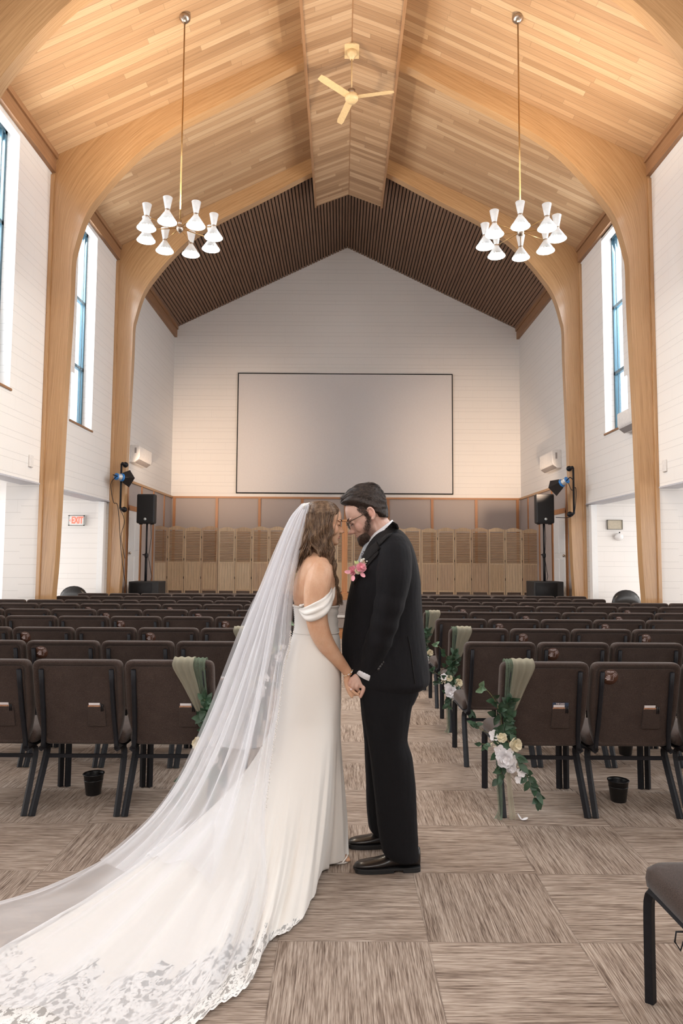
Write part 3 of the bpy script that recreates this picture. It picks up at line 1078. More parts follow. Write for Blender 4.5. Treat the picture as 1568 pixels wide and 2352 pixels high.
# chandeliers
def chandelier(Xc, Yc, zh, off, side):
    zr = roof(Xc)
    t = thing('chandelier', 'brass chandelier with eight lit white hourglass shades hanging on the %s side' % side, 'chandelier', (Xc, Yc, zh), 0, 'pair of chandeliers')
    m = MB(); m.lathe([(.001, .0), (.03, 0), (.075, .05), (.08, .09), (.001, .10)], (Xc, Yc, zr - .10), 20)
    m.build('canopy', MT['nickel'], t)
    m = MB(); m.tube([(Xc, Yc, zh + .03), (Xc, Yc, zr - .08)], .0105)
    m.build('stem', MT['brass'], t)
    m = MB(); m.sphere((Xc, Yc, zh), (.05, .05, .06), 16, 10); m.tube([(Xc, Yc, zh + .04), (Xc, Yc, zh + .11)], .022)
    m.sphere((Xc, Yc, zh - .065), .012)
    m.build('hub', MT['nickel'], t)
    RR = .475
    for k in range(8):
        a = R(off + 45 * k)
        x, y = Xc + RR * math.sin(a), Yc - RR * math.cos(a)
        m = MB(); m.tube([(Xc, Yc, zh), (x, y, zh)], .0065)
        m.build('arm', MT['brass'], t)
        m = MB()
        m.lathe([(.030, 0), (.062, .165), (.058, .165), (.027, .0)], (x, y, zh + .008), 20, cap=False)
        m.lathe([(.031, 0), (.128, -.150), (.124, -.150), (.028, 0)], (x, y, zh - .008), 24, cap=False)
        sh = m.build('shade', MT['shade'], t)
        m = MB(); m.lathe([(.001, -.013), (.032, -.013), (.034, 0), (.032, .013), (.001, .013)], (x, y, zh), 16)
        m.build('neck_ring', MT['nickel'], sh)
        m = MB(); m.lathe([(.001, -.02), (.122, -.02), (.121, -.012), (.001, -.012)], (x, y, zh - .135), 20)
        m.build('bulb', MT['bulb'], sh)
        m = MB(); m.sphere((x, y, zh + .09), .02)
        m.build('bulb', MT['bulb'], sh)
    l = bpy.data.lights.new('chandelier_uplight', 'SPOT')
    l.energy = 340; l.color = (1, .84, .63); l.shadow_soft_size = .16; l.spot_size = R(150); l.spot_blend = .8
    lo = bpy.data.objects.new('chandelier_uplight', l); COL.objects.link(lo)
    lo.location = (Xc, Yc, zh + .26); lo.rotation_euler = (PI, 0, 0)
    l = bpy.data.lights.new('chandelier_downlight', 'SPOT')
    l.energy = 180; l.color = (1, .87, .72); l.shadow_soft_size = .5; l.spot_size = R(130); l.spot_blend = .8
    lo = bpy.data.objects.new('chandelier_downlight', l); COL.objects.link(lo)
    lo.location = (Xc, Yc, zh - .24)
YC = 9.05
pl, pr = at(413, 524, YC), at(1195, 533, YC)
chandelier(pl.x, YC, pl.z, -6, 'left')
chandelier(pr.x, YC, pr.z, -15, 'right')

# ceiling fan under the ridge box
def box_z(x): return zb_a - abs(x - XC) * (zb_a - zb_e) / BXW
Yf = 10.35
hub = at(800, 224, Yf)
can = at(802, 119, Yf)
fx = XC
t = thing('ceiling_fan', 'almond coloured three blade ceiling fan hanging from the ridge', 'ceiling fan', (fx, Yf, hub.z))
m = MB(); m.bx(fx - .16, fx + .16, Yf - .16, Yf + .16, can.z - .0, can.z + .035)
m.build('mounting_plate', MT['fan'], t, bevel=.01)
m = MB(); m.lathe([(.001, -.13), (.03, -.13), (.045, -.09), (.075, -.06), (.08, 0), (.001, .02)], (fx, Yf, can.z), 20)
m.build('canopy', MT['fan'], t)
m = MB(); m.tube([(fx, Yf, hub.z + .03), (fx, Yf, can.z - .1)], .012)
m.build('downrod', MT['fan'], t)
m = MB(); m.lathe([(.001, -.07), (.08, -.065), (.105, -.03), (.11, .02), (.08, .05), (.001, .05)], (fx, Yf, hub.z), 28)
m.build('motor_housing', MT['fan'], t)
m = MB(); m.lathe([(.001, .05), (.06, .05), (.06, .12), (.02, .13)], (fx, Yf, hub.z), 18)
m.build('motor_cap', MT['nickel'], t)
for a in (-12, -137, 107):
    an = R(a)
    m = MB()
    rings = []
    for i in range(9):
        r = .10 + i * .072
        w = .055 if i < 8 else .04
        d = Vector((math.cos(an), math.sin(an), 0)); n = Vector((-math.sin(an), math.cos(an), 0))
        c = Vector((fx, Yf, hub.z - .0)) + d * r
        rings.append([c + n * w * k + Vector((0, 0, zz + k * .012)) for k, zz in ((-1, -.003), (1, -.003), (1, .004), (-1, .004))])
    m.loft(rings)
    m.build('blade', MT['fan'], t, smooth=False, bevel=.002)
for yq, w, h in ((11.6, .41, .14),):
    c = at(800, 206, yq)
    t = thing('ridge_block', 'plain wooden block plate behind the ceiling fan', 'wood block', (XC, yq, c.z))
    m = MB(); m.bx(XC - w, XC + w, yq, yq + .05, c.z - h / 2, c.z + h / 2)
    for k in range(len(m.v)): m.uv[k] = (m.v[k].x, m.v[k].z)
    m.build('plate', MT['fan'], t, smooth=False)
    m = MB(); m.prism([(-.33, c.z + h / 2), (.33, c.z + h / 2), (0, zb_a - .01)], lambda p: (XC + p[0], yq + .01, p[1]), lambda p: (XC + p[0], yq + .04, p[1]))
    m.build('gusset', wood_mat('gusset_wood', (.30, .18, .09), (.40, .25, .13), (.45, .3, .16), src='x'), t, smooth=False)

# ================================================================== CHAIRS
def tweed():
    t = NT('brown_tweed_upholstery')
    p = t.pos('obj')
    a = t.noise(t.scale(p, (1, 1, 1)), 420, 2, .7)
    b = t.noise(p, 9, 3)
    f = t.math('ADD', t.math('MULTIPLY', a, .85), t.math('MULTIPLY', b, .15))
    col = t.ramp(f, [(.34, (.026, .017, .0135)), (.5, (.052, .035, .029)), (.66, (.095, .067, .057))])
    t.bump(a, .35, .002)
    return t.fin(col, .95, spec=.15, sheen=.15)
MT['tweed'] = tweed()
CP = .54
def round_poly(pts, r, n=4):
    out = []
    N = len(pts)
    for i in range(N):
        p0, p1, p2 = Vector(pts[i - 1]), Vector(pts[i]), Vector(pts[(i + 1) % N])
        a, b = (p0 - p1).normalized(), (p2 - p1).normalized()
        rr = r[i] if isinstance(r, (list, tuple)) else r
        rr = min(rr, (p0 - p1).length * .45, (p2 - p1).length * .45)
        s, e = p1 + a * rr, p1 + b * rr
        for k in range(n + 1):
            t = k / n
            out.append(((1 - t) ** 2 * s + 2 * t * (1 - t) * p1 + t * t * e)[:])
    return out
def back_y(z): return .115 - (z - .38) * .235
def make_chair():
    root = thing('church_chair', 'x', 'chair')
    hw = .262
    poly = round_poly([(-hw, .905), (hw, .905), (hw, .57), (.215, .39), (-.215, .39), (-hw, .57)], [.045, .045, .09, .03, .03, .09])
    # padded panel with a rolled edge: rear face, edge, front face
    m = MB()
    rings = []
    cx, cz = 0, .65
    for ins, dy in ((.040, .010), (.028, -.002), (.014, -.006), (.004, .002), (.0, .018), (.0, .046), (.014, .062), (.04, .070)):
        ring = []
        for x, z in poly:
            dx, dz = x - cx, z - cz
            L = math.hypot(dx, dz)
            x2, z2 = x - dx / L * ins, z - dz / L * ins
            ring.append((x2, back_y(z2) - .035 + dy, z2))
        rings.append(ring)
    m.loft(rings)
    m.build('backrest', MT['tweed'], root, local=True)
    # recessed rear cover sheet
    m = MB()
    poly2 = round_poly([(-.226, .868), (.226, .868), (.226, .57), (.19, .412), (-.19, .412), (-.228, .57)], .02)
    m.prism(poly2, lambda p: (p[0], back_y(p[1]) - .032, p[1]), lambda p: (p[0], back_y(p[1]) - .022, p[1]))
    m.build('rear_cover', MT['tweed'], root, local=True, bevel=.003)
    # seat
    m = MB()
    sp = round_poly([(-.258, .10), (.258, .10), (.262, .56), (-.262, .56)], [.03, .03, .07, .07])
    rings = []
    for ins, z in ((.03, .385), (.004, .392), (0, .42), (.004, .445), (.025, .463), (.07, .470)):
        rings.append([(x * (1 - ins / .3), .33 + (y - .33) * (1 - ins / .3), z + (.0 if y < .5 else -.006)) for x, y in sp])
    m.loft(rings)
    m.build('seat', MT['tweed'], root, local=True)
    for s in (-1, 1):
        m = MB()
        pts = [(s * .205, back_y(.85) - .044, .85), (s * .208, back_y(.6) - .046, .6), (s * .214, back_y(.45) - .046, .45), (s * .220, .055, .375)]
        m.tube(cr(pts, 10), .0150, 8, flat=.9)
        m.build('back_post', MT['steel_black'], root, local=True)
        m = MB()
        m.tube(cr([(s * .222, .05, .380), (s * .228, .11, .378), (s * .233, .155, .35), (s * .238, .135, .27), (s * .247, .0, .0)], 14), .0205, 4, flat=.8, up=(1, 1, 0))
        m.build('rear_leg', MT['steel_black'], root, local=True, smooth=False)
        m = MB()
        m.tube(cr([(s * .225, .05, .372), (s * .235, .25, .375), (s * .243, .47, .378), (s * .245, .515, .355), (s * .246, .525, .27), (s * .247, .525, .0)], 16), .0205, 4, flat=.8, up=(1, 1, 0))
        m.build('front_leg', MT['steel_black'], root, local=True, smooth=False)
    m = MB(); m.box((0, .150, .305), (.475, .012, .022))
    m.build('stretcher', MT['steel_black'], root, local=True, smooth=False)
    return root
PROTO = make_chair()
STICK = plain('brown_round_sticker', (.085, .033, .018), .45)
WHT = plain('white_print', (.72, .62, .62), .5)
def back_frame_pt(x, z, off): return Vector((x, back_y(z) - .032 - off, z))
lean = math.atan(.235)
def flat_on_back(o, x, z, off):
    o.location = back_frame_pt(x, z, off)
    o.rotation_euler = (PI / 2 + lean, 0, 0)
def make_sticker():
    m = MB(); m.lathe([(.001, -.0006), (.0475, -.0006), (.0475, .0006), (.001, .0006)], (0, 0, 0), 32)
    o = m.build('round_sticker', STICK, None, local=True)
    for txt, sz, x, y in (('THE OAKS', .0085, 0, .032), ('TAP', .0085, -.001, .0085), ('YOUR', .0085, -.001, 0), ('PHONE', .0085, -.001, -.0085), ('HERE', .0085, -.001, -.017)):
        me = text_mesh(txt, sz, WHT, align='CENTER' if y > .03 else 'RIGHT', ext=.0002, bold=.0003)
        q = bpy.data.objects.new('lettering', me); COL.objects.link(q); q.parent = o
        q.location = (x, y, .001)
    m = MB()
    m.tube([(.004, .008, .001), (.003, -.0215, .001), (.018, -.0215, .001), (.019, .0), (.019, .002, .001)] if False else [(.010, .009, .001), (.004, .009, .001), (.003, -.0215, .001), (.018, -.0215, .001), (.019, .000, .001)], .0007, 4)
    m.tube([(.026 + .0095 * math.cos(a * PI / 8), .011 + .0095 * math.sin(a * PI / 8), .001) for a in range(17)], .0008, 4)
    m.sphere((.026, .011, .001), (.003, .003, .0008), 8, 4)
    m.build('phone_symbol', WHT, o, local=True)
    m = MB(); m.box((0, .0255, .001), (.014, .0008, .0004)); m.build('printed_line', WHT, o, local=True)
    return o
ST = make_sticker()
def make_pocket():
    m = MB()
    zt, zb = .625, .505
    poly = round_poly([(.055, zt), (.155, zt), (.158, zb), (.05, zb)], .006, 2)
    m.prism(poly, lambda p: back_frame_pt(p[0], p[1], .010), lambda p: back_frame_pt(p[0], p[1], .0))
    return m.build('back_pocket', MT['tweed'], None, local=True, bevel=.003)
PK = make_pocket()

def put_chair(x, y, label, group, sticker=False, pocket=False, rz=0, first=[True]):
    if first[0]:
        c = PROTO; first[0] = False
    else:
        c = copy_tree(PROTO)
        for ch in list(c.children):
            if ch.name.startswith(('round_sticker', 'back_pocket')):
                for g in list(ch.children): bpy.data.objects.remove(g)
                bpy.data.objects.remove(ch)
    c.location = (x, y, 0)
    c.rotation_euler = (0, 0, rz)
    c['label'] = label
    c['group'] = group
    if sticker:
        s = copy_tree(ST, c); flat_on_back(s, -.155, .82, .002)
    if pocket:
        copy_tree(PK, c)
    return c
LY = [4.07, 5.0, 5.96, 7.12, 8.08, 9.08, 9.9, 10.9, 11.8]
LX = [-.737, -.66, -.68, -.77, -.71, -.75, -.75, -.75, -.75]
RY = [4.09, 5.07, 6.07, 7.04, 8.0, 9.05, 9.9, 10.85, 11.7]
RX = [.936, .90, .945, .96, .95, .945, .94, .95, .95]
RS = [{1}, {1}, {1, 3}, {1, 3}, {2, 4}, {1, 5}, {3}, set(), set()]
LS = [set(), {2}, {1, 3}, {0, 2, 5}, {1, 3}, {2, 4}, {1}, set(), set()]
ORD = ['first', 'second', 'third', 'fourth', 'fifth', 'sixth', 'seventh', 'eighth', 'ninth', 'tenth', 'eleventh']
HW = [2.15, 2.65, 3.15, 3.75, 4.2, 4.7, 5.15, 4.6, 4.55]
random.seed(3)
chairs = {}
for side in (-1, 1):
    for r in range(9):
        Y = (LY if side < 0 else RY)[r] + .02
        e = (LX if side < 0 else RX)[r]
        lim = HW[r] + (.0 if side < 0 else .05)
        i = 0
        while abs(e) + i * CP < lim:
            if r >= 7 and abs(e) + (i + 1) * CP > 4.72: break
            x = e + side * (i + .5) * CP
            stk = i in (LS if side < 0 else RS)[r]
            pk = r <= 1
            sd = 'left' if side < 0 else 'right'
            seat = 'aisle seat' if i == 0 else '%s from the aisle' % ORD[i]
            row = 'nearest row' if r == 0 else '%s row back' % ORD[r]
            lab = 'brown tweed chair%s, %s, %s on the %s' % (' with sticker' if stk else '', seat, row, sd)
            c = put_chair(x, Y, lab, '%s row of chairs on the %s' % (ORD[r], sd), stk, pk)
            chairs[(side, r, i)] = (c, x, Y)
            i += 1
c = put_chair(1.312, 1.915, 'nearest brown tweed chair, cut off by the lower right corner of the photo', 'chair in the lower right corner')
m = MB(); m.tube([(-.235, .27, .365), (-.275, .27, .365), (-.280, .27, .335), (-.268, .26, .315), (-.264, .25, .345), (-.235, .25, .347)], .003, 6)
m.build('ganging_hook', MT['steel_black'], c, local=True)
bpy.data.objects.remove(PK)
for g in list(ST.children): bpy.data.objects.remove(g)
bpy.data.objects.remove(ST)

# cards and pens in the pockets of the nearest rows
BRN = plain('brown_card', (.30, .125, .06), .5)
CARDT = plain('card_print', (.62, .36, .22), .5)
PAP = plain('white_card_stock', (.74, .70, .71), .6)
NAVY = plain('navy_card', (.035, .055, .10), .5)
PENM = plain('black_pen', (.01, .01, .012), .3)
conn = text_mesh("LET'S CONNECT", .0125, CARDT, ext=.0002, bold=.0003, sx=.80)
conn.transform(Matrix.Translation((0, 0, 0)))
def cards(side, r, i, where, navy=False):
    c, x, Y = chairs[(side, r, i)]
    def wp(lx, lz, off): return Vector((x, Y, 0)) + back_frame_pt(lx, lz, off)
    rot = Matrix.Rotation(-lean, 3, 'X')
    def card(name, lab, cat, lx0, lx1, z0, z1, off, mat, grp):
        t = thing(name, lab, cat, wp((lx0 + lx1) / 2, z0, off), 0, grp)
        m = MB()
        m.prism([(lx0, z0), (lx1, z0), (lx1, z1), (lx0, z1)], lambda p: wp(p[0], p[1], off), lambda p: wp(p[0], p[1], off - .0012))
        m.build('card_sheet', mat, t, smooth=False)
        return t
    card('white_card', 'white card in back pocket, ' + where, 'card', .060, .126, .56, .648, .0055, PAP, 'white cards in chair pockets')
    b = card('brown_card', 'brown lettered card in back pocket, ' + where, 'card', .058, .128, .56, .634, .0072, BRN, 'brown cards in chair pockets')
    o = bpy.data.objects.new('lettering', conn); COL.objects.link(o); o.parent = b
    p = wp(.093, .627, .0078)
    o.location = p - Vector(b.location); o.rotation_euler = (PI / 2 + lean, 0, 0)
    if navy:
        n = card('navy_card', 'navy lettered card in back pocket, ' + where, 'card', .055, .15, .56, .662, .003, NAVY, 'navy card')
        me = text_mesh('THE OAKS', .012, WHT, ext=.0002, bold=.0004, sx=.9)
        o = bpy.data.objects.new('lettering', me); COL.objects.link(o); o.parent = n
        o.location = wp(.10, .6545, .0038) - Vector(n.location); o.rotation_euler = (PI / 2 + lean, 0, 0)
    for k, dx in enumerate((.134, .144)):
        m = MB()
        m.tube([wp(dx, .60, .0125), wp(dx, .642 - k * .003, .0125)], .0036, 8)
        m.tube([wp(dx, .638 - k * .003, .0165), wp(dx, .600, .0170)], .0012, 5)
        o = m.build('pen', PENM)
        tag(o, 'black pen in back pocket, %s, %s one' % (where, ['left', 'right'][k]), 'pen', 'pens in chair pockets')
cards(1, 0, 0, 'nearest right aisle chair', True)
cards(1, 0, 1, 'nearest chair with a sticker on the right')
cards(-1, 0, 0, 'nearest left aisle chair')
cards(-1, 0, 1, 'second chair from aisle, nearest left row')
cards(-1, 0, 2, 'chair cut by the left edge')
cards(-1, 1, 0, 'aisle chair of second left row')

# black buckets under the chairs
def bucket(u, v, lab):
    p = floor_at(u, v)
    t = thing('bucket', lab, 'bucket', (p.x, p.y, 0), 0, 'black buckets under the chairs')
    m = MB()
    m.lathe([(.001, 0), (.043, 0), (.046, .004), (.062, .125), (.066, .127), (.066, .132), (.060, .132), (.057, .12), (.043, .008), (.001, .007)], (p.x, p.y, 0), 24, cap=False)
    m.lathe([(.0575, .088), (.0600, .091), (.0585, .094)], (p.x, p.y, 0), 24, cap=False)
    m.build('pail', plain('black_enamel_pail', (.008, .008, .009), .35), t)
    m = MB(); m.tube([(p.x + .064 * math.cos(a * PI / 12), p.y - .01 - .05 * math.sin(a * PI / 12), .128 + .008 * math.sin(a * PI / 12)) for a in range(13)], .0022, 5)
    m.sphere((p.x - .03, p.y - .05, .137), .006)
    m.build('wire_handle', MT['steel_black'], t)
bucket(214, 1824, 'small black metal bucket on the carpet under the left chairs')
bucket(1420, 1840, 'small black metal bucket on the carpet under the nearest right chairs')
bucket(1436, 1733, 'small black metal bucket further back, half hidden by the stickered right chair')

# ================================================================== AISLE DECORATION
def chiffon(name, c):
    t = NT(name)
    tr = t.n('ShaderNodeBsdfTransparent')
    d = t.n('ShaderNodeBsdfDiffuse', {0: (*c, 1)})
    tl = t.n('ShaderNodeBsdfTranslucent', {0: (*c, 1)})
    a = t.n('ShaderNodeMixShader', {0: .35, 1: d.outputs[0], 2: tl.outputs[0]})
    lw = t.n('ShaderNodeLayerWeight', {'Blend': .45}).outputs['Facing']
    f = t.math('ADD', .55, t.math('MULTIPLY', lw, .42))
    mx = t.n('ShaderNodeMixShader', {0: f, 1: tr.outputs[0], 2: a.outputs[0]})
    t.t.links.new(mx.outputs[0], t.out.inputs[0])
    return t.m
SAGE = chiffon('sage_chiffon', (.20, .255, .185))
SAND = chiffon('sand_chiffon', (.50, .47, .36))
LEAFM = plain('green_leaf', (.030, .070, .036), .5, var=.55, scale=14, kind='geo')
LEAF2 = plain('pale_green_leaf', (.16, .26, .15), .55, var=.3, scale=14, kind='geo')
STEM = plain('green_stem', (.16, .15, .05), .6)
PETAL = plain('white_silk_petal', (.82, .79, .80), .6, var=.03)
CREAM = plain('cream_silk_petal', (.80, .72, .54), .6, var=.05)
PINK = plain('pink_petal', (.86, .40, .47), .6, var=.18, scale=30)
BUFF = plain('dried_buff_flower', (.62, .45, .33), .8, var=.2)
BUDS = plain('small_white_buds', (.85, .84, .76), .6)

def leaf(m, p, d, up, L, Wd):
    """one leaf blade: 8 faces, folded along its rib"""
    d = d.normalized()
    s = d.cross(up)
    if s.length < 1e-4: s = d.orthogonal()
    s.normalize()
    n = s.cross(d)
    prof = [(0, 0), (.25, .75), (.5, 1), (.75, .68), (1, 0.02)]
    b = len(m.v)
    for t, w in prof:
        c = p + d * (L * t) - n * (L * .22 * t * t)
        m.v += [c - s * (w * Wd / 2) + n * (w * Wd * .14), c, c + s * (w * Wd / 2) + n * (w * Wd * .14)]
    for i in range(4):
        a = b + i * 3
        m.f += [[a, a + 1, a + 4, a + 3], [a + 1, a + 2, a + 5, a + 4]]
def petal(m, c, out, nrm, L, Wd, curl=.3):
    out = out.normalized(); s = out.cross(nrm).normalized()
    b = len(m.v)
    for i in range(5):
        t = i / 4
        w = math.sin(PI * (0.12 + .80 * t)) ** .7
        q = c + out * (L * t) + nrm * (curl * L * t * t)
        for k in (-1, -.5, 0, .5, 1):
            m.v.append(q + s * (k * w * Wd / 2) + nrm * (abs(k) * w * Wd * .12))
    for i in range(4):
        for k in range(4):
            a = b + i * 5 + k
            m.f.append([a, a + 1, a + 6, a + 5])
def rose(c, nrm, r, mat, parent, rnd, name='rose'):
    m = MB()
    nrm = Vector(nrm).normalized()
    a0 = nrm.orthogonal().normalized(); b0 = nrm.cross(a0)
    for ring, (cnt, k, cu, lift) in enumerate(((6, 1.0, .25, 0), (5, .82, .7, .12), (4, .60, 1.3, .25), (3, .42, 2.2, .36))):
        for i in range(cnt):
            an = 2 * PI * (i + .4 * ring) / cnt + rnd.uniform(-.2, .2)
            d = a0 * math.cos(an) + b0 * math.sin(an)
            petal(m, Vector(c) + nrm * (lift * r), d, nrm, r * k, r * k * 1.15, cu)
    m.sphere(Vector(c) + nrm * r * .35, r * .28, 8, 6)
    return m.build(name, mat, parent, fixn=False)
def blossom(c, nrm, r, mat, parent, rnd, name='blossom'):
    m = MB()
    nrm = Vector(nrm).normalized()
    a0 = nrm.orthogonal().normalized(); b0 = nrm.cross(a0)
    for i in range(5):
        an = 2 * PI * i / 5 + rnd.uniform(-.15, .15)
        petal(m, Vector(c), a0 * math.cos(an) + b0 * math.sin(an), nrm, r, r * .95, .15)
    m.sphere(c, r * .16, 8, 5)
    return m.build(name, mat, parent, fixn=False)

def ribbon(strands, name, mat, label, group, n=40, w=16, folds=5, amp=.006, seed=0):
    """cloth from a list of guide curves (each a list of points)"""
    G = [cr(g, n) for g in strands]
    rnd = random.Random(seed)
    ph = rnd.random() * 6
    rows = []
    for i in range(n):
        row = cr([G[k][i] for k in range(len(G))], w)
        row = [Vector(p) for p in row]
        out = []
        for j, p in enumerate(row):
            t = (row[min(j + 1, w - 1)] - row[max(j - 1, 0)])
            t = t.normalized() if t.length > 1e-6 else Vector((1, 0, 0))
            dn = Vector(G[0][min(i + 1, n - 1)]) - Vector(G[0][max(i - 1, 0)])
            nn = t.cross(dn)
            if nn.length > 1e-6: nn.normalize()
            out.append(p + nn * (amp * math.sin(ph + folds * 2 * PI * j / (w - 1) + .6 * math.sin(i * .15))))
        rows.append(out)
    m = MB()
    m.loft(rows, cap=False, closed=False)
    o = m.build(name, mat, None, fixn=False)
    return tag(o, label, 'fabric', group)

def decorate(side, r, seed, labpos, full=True):
    """chiffon over the aisle corner of a chair and a cascade of flowers tied to its aisle post"""
    rnd = random.Random(seed)
    c, x, Y = chairs[(side, r, 0)]
    s = -side                                  # direction towards the aisle
    def P(lx, ly, z): return Vector((x + s * lx, Y + ly, z))
    by = lambda z: back_y(z) - .054
    w = 30
    def drape(a0, a1, b0, b1, mat, nm, dy, lab):
        # a: across the top at lx a0..a1; converges to (b, z .50) near the aisle post
        strands = []
        for k in range(5):
            f = k / 4
            lx = lerp(a0, a1, f)
            bx = lerp(b0, b1, f)
            strands.append([P(lx, back_y(.905) + .055, .80), P(lx, back_y(.905) + .04, .895), P(lx, back_y(.905) + .005, .9165 + dy), P(lx, back_y(.9) - .035 - dy, .905 + dy), P(lx, by(.87) - dy, .87),
                            P(lerp(lx, bx, .30), by(.76) - dy - .004, .765), P(lerp(lx, bx, .62), by(.64) - dy - .008, .645), P(lerp(lx, bx, .95), by(.52) - dy - .01, .52), P(bx, by(.47) - .012 - dy, .465)])
        ribbon(strands, nm, mat, lab, 'chiffon drapes on the aisle chairs', 46, 26, 3, .0028, seed)
    drape(.238 if side > 0 else .218, .190 if side > 0 else .145, .238, .222, SAGE, 'chiffon_drape', .002, 'sage green chiffon over the aisle corner of ' + labpos)
    drape(.196 if side > 0 else .150, .070 if side > 0 else .03, .230, .212, SAND, 'chiffon_drape', .006, 'sand coloured chiffon beside the green one on ' + labpos)
    # tails hanging below the flowers to the floor
    if full:
        ribbon([[P(.262, by(.47), .47), P(.285, .0, .35), P(.290, -.02, .18), P(.288, -.03, .06), P(.315, -.045, .012)],
                [P(.255, by(.47) - .01, .47), P(.262, -.02, .35), P(.262, -.045, .18), P(.262, -.055, .06), P(.270, -.075, .012)]], 'chiffon_tail', SAGE, 'sage chiffon tail hanging to the carpet by ' + labpos, 'chiffon tails', 30, 12, 1.5, .007, seed)
        ribbon([[P(.245, by(.47) - .01, .47), P(.243, -.01, .35), P(.236, -.04, .18), P(.228, -.05, .06), P(.224, -.055, .01)],
                [P(.222, by(.47) - .01, .47), P(.214, -.01, .35), P(.202, -.03, .18), P(.192, -.04, .06), P(.187, -.045, .01)]], 'chiffon_tail', SAND, 'sand chiffon tail hanging to the carpet by ' + labpos, 'chiffon tails', 30, 12, 1.5, .007, seed + 1)
    # flower cascade
    base = P(.25, -.04, .50)
    t = thing('flower_cascade', 'white flowers and green leaves tied to the aisle side of ' + labpos, 'flowers', base, 0, 'flower cascades on the aisle chairs')
    curves = []
    def curve(pts): return [Vector(q) for q in cr([P(*q) for q in pts], 18)]
    up1 = curve([(.255, -.03, .50), (.27, -.04, .60), (.30, -.05, .68), (.35, -.06, .745), (.40, -.07, .765)])
    up2 = curve([(.24, -.03, .50), (.235, -.05, .58), (.225, -.06, .66), (.215, -.06, .70)])
    dn1 = curve([(.24, -.05, .48), (.20, -.09, .38), (.14, -.10, .28), (.09, -.10, .19), (.065, -.10, .10)])
    dn2 = curve([(.26, -.05, .48), (.265, -.08, .38), (.275, -.09, .30), (.30, -.09, .24)])
    sd = curve([(.27, -.04, .50), (.34, -.06, .50), (.40, -.06, .53), (.43, -.06, .555)])
    sd2 = curve([(.27, -.04, .46), (.34, -.06, .44), (.39, -.07, .44)])
    m = MB()
    for cv, rr in ((up1, .0018), (up2, .002), (dn1, .002), (dn2, .002), (sd, .0015), (sd2, .0015)):
        m.tube(cv, rr, 5)
    m.build('stems', STEM, t)
    g, g2 = MB(), MB()
    def leaves(cv, cnt, L, t0=.1, t1=1.0, mb=None):
        for k in range(cnt):
            tt = lerp(t0, t1, (k + rnd.random() * .6) / cnt)
            i = min(int(tt * 17), 16)
            p = cv[i].lerp(cv[i + 1], tt * 17 - i if tt * 17 - i < 1 else 1)
            d = (cv[i + 1] - cv[i]).normalized()
            q = Vector((rnd.uniform(-1, 1), rnd.uniform(-1, .1), rnd.uniform(-.5, .5)))
            leaf(mb or g, p, d * .5 + q * .9, Vector((rnd.uniform(-.4, .4), -1, rnd.uniform(-.3, .6))), L * rnd.uniform(.75, 1.15), L * rnd.uniform(.48, .62))
    leaves(up1, 7, .062, .25, .62)
    leaves(up1, 5, .060, .84, 1.0, g2)
    leaves(up2, 20, .064, .05, .95)
    leaves(dn1, 26, .068, .08, .93)
    leaves(dn2, 12, .062)
    leaves(sd, 6, .046, .6, 1)
    leaves(sd2, 7, .048, .3, 1)
    for k in range(34):
        p = base + Vector((rnd.uniform(-.05, .05), rnd.uniform(-.03, .02), rnd.uniform(-.16, .13)))
        leaf(g, p, Vector((rnd.uniform(-1, 1), -.5, rnd.uniform(-1, 1))), Vector((0, -1, 0)), .062, .038)
    g.build('green_leaves', LEAFM, t, fixn=False)
    g2.build('pale_leaves', LEAF2, t, fixn=False)
    def V(lx, ly, z): return P(lx, ly, z - .045)
    rose(V(.195, -.075, .485), (s * -.2, -1, .1), .040, CREAM, t, rnd)
    rose(V(.262, -.10, .412), (s * .1, -1, .2), .052, PETAL, t, rnd)
    rose(V(.225, -.095, .362), (0, -1, 0), .032, PETAL, t, rnd)
    rose(V(.270, -.08, .525), (s * .3, -1, .4), .030, CREAM, t, rnd)
    for q, rr in (((.315, -.07, .535), .032), ((.285, -.09, .455), .036), ((.235, -.10, .44), .030), ((.21, -.09, .405), .030), ((.165, -.10, .335), .028), ((.145, -.10, .318), .026), ((.178, -.10, .295), .026)):
        blossom(V(*q), (rnd.uniform(-.5, .5), -1, rnd.uniform(-.3, .5)), rr, PETAL, t, rnd)
    b = MB()
    for k in range(26):
        cc = (.31, -.07, .49) if k % 2 else (.19, -.09, .36)
        p = V(cc[0] + rnd.uniform(-.03, .03), cc[1], cc[2] + rnd.uniform(-.025, .025))
        b.sphere(p, .0045, 6, 4)
    b.build('small_buds', CREAM, t)
decorate(1, 0, 11, 'the nearest right aisle chair')
decorate(1, 2, 12, 'the third right aisle chair')
decorate(1, 4, 13, 'the fifth right aisle chair')
decorate(-1, 0, 14, 'the nearest left aisle chair')
decorate(-1, 2, 15, 'the third left aisle chair')
decorate(-1, 4, 16, 'the fifth left aisle chair')
p = floor_at(1199, 1886)
m = MB(); rnd = random.Random(4)
petal(m, Vector((p.x, p.y, .006)), Vector((1, .2, 0)), Vector((0, 0, 1)), .035, .028, .3)
petal(m, Vector((p.x, p.y, .006)), Vector((-1, .6, .4)), Vector((0, 0, 1)), .028, .02, .8)
tag(m.build('fallen_petal', PETAL, fixn=False), 'single white petal lying on the carpet beside the right chairs', 'petal')

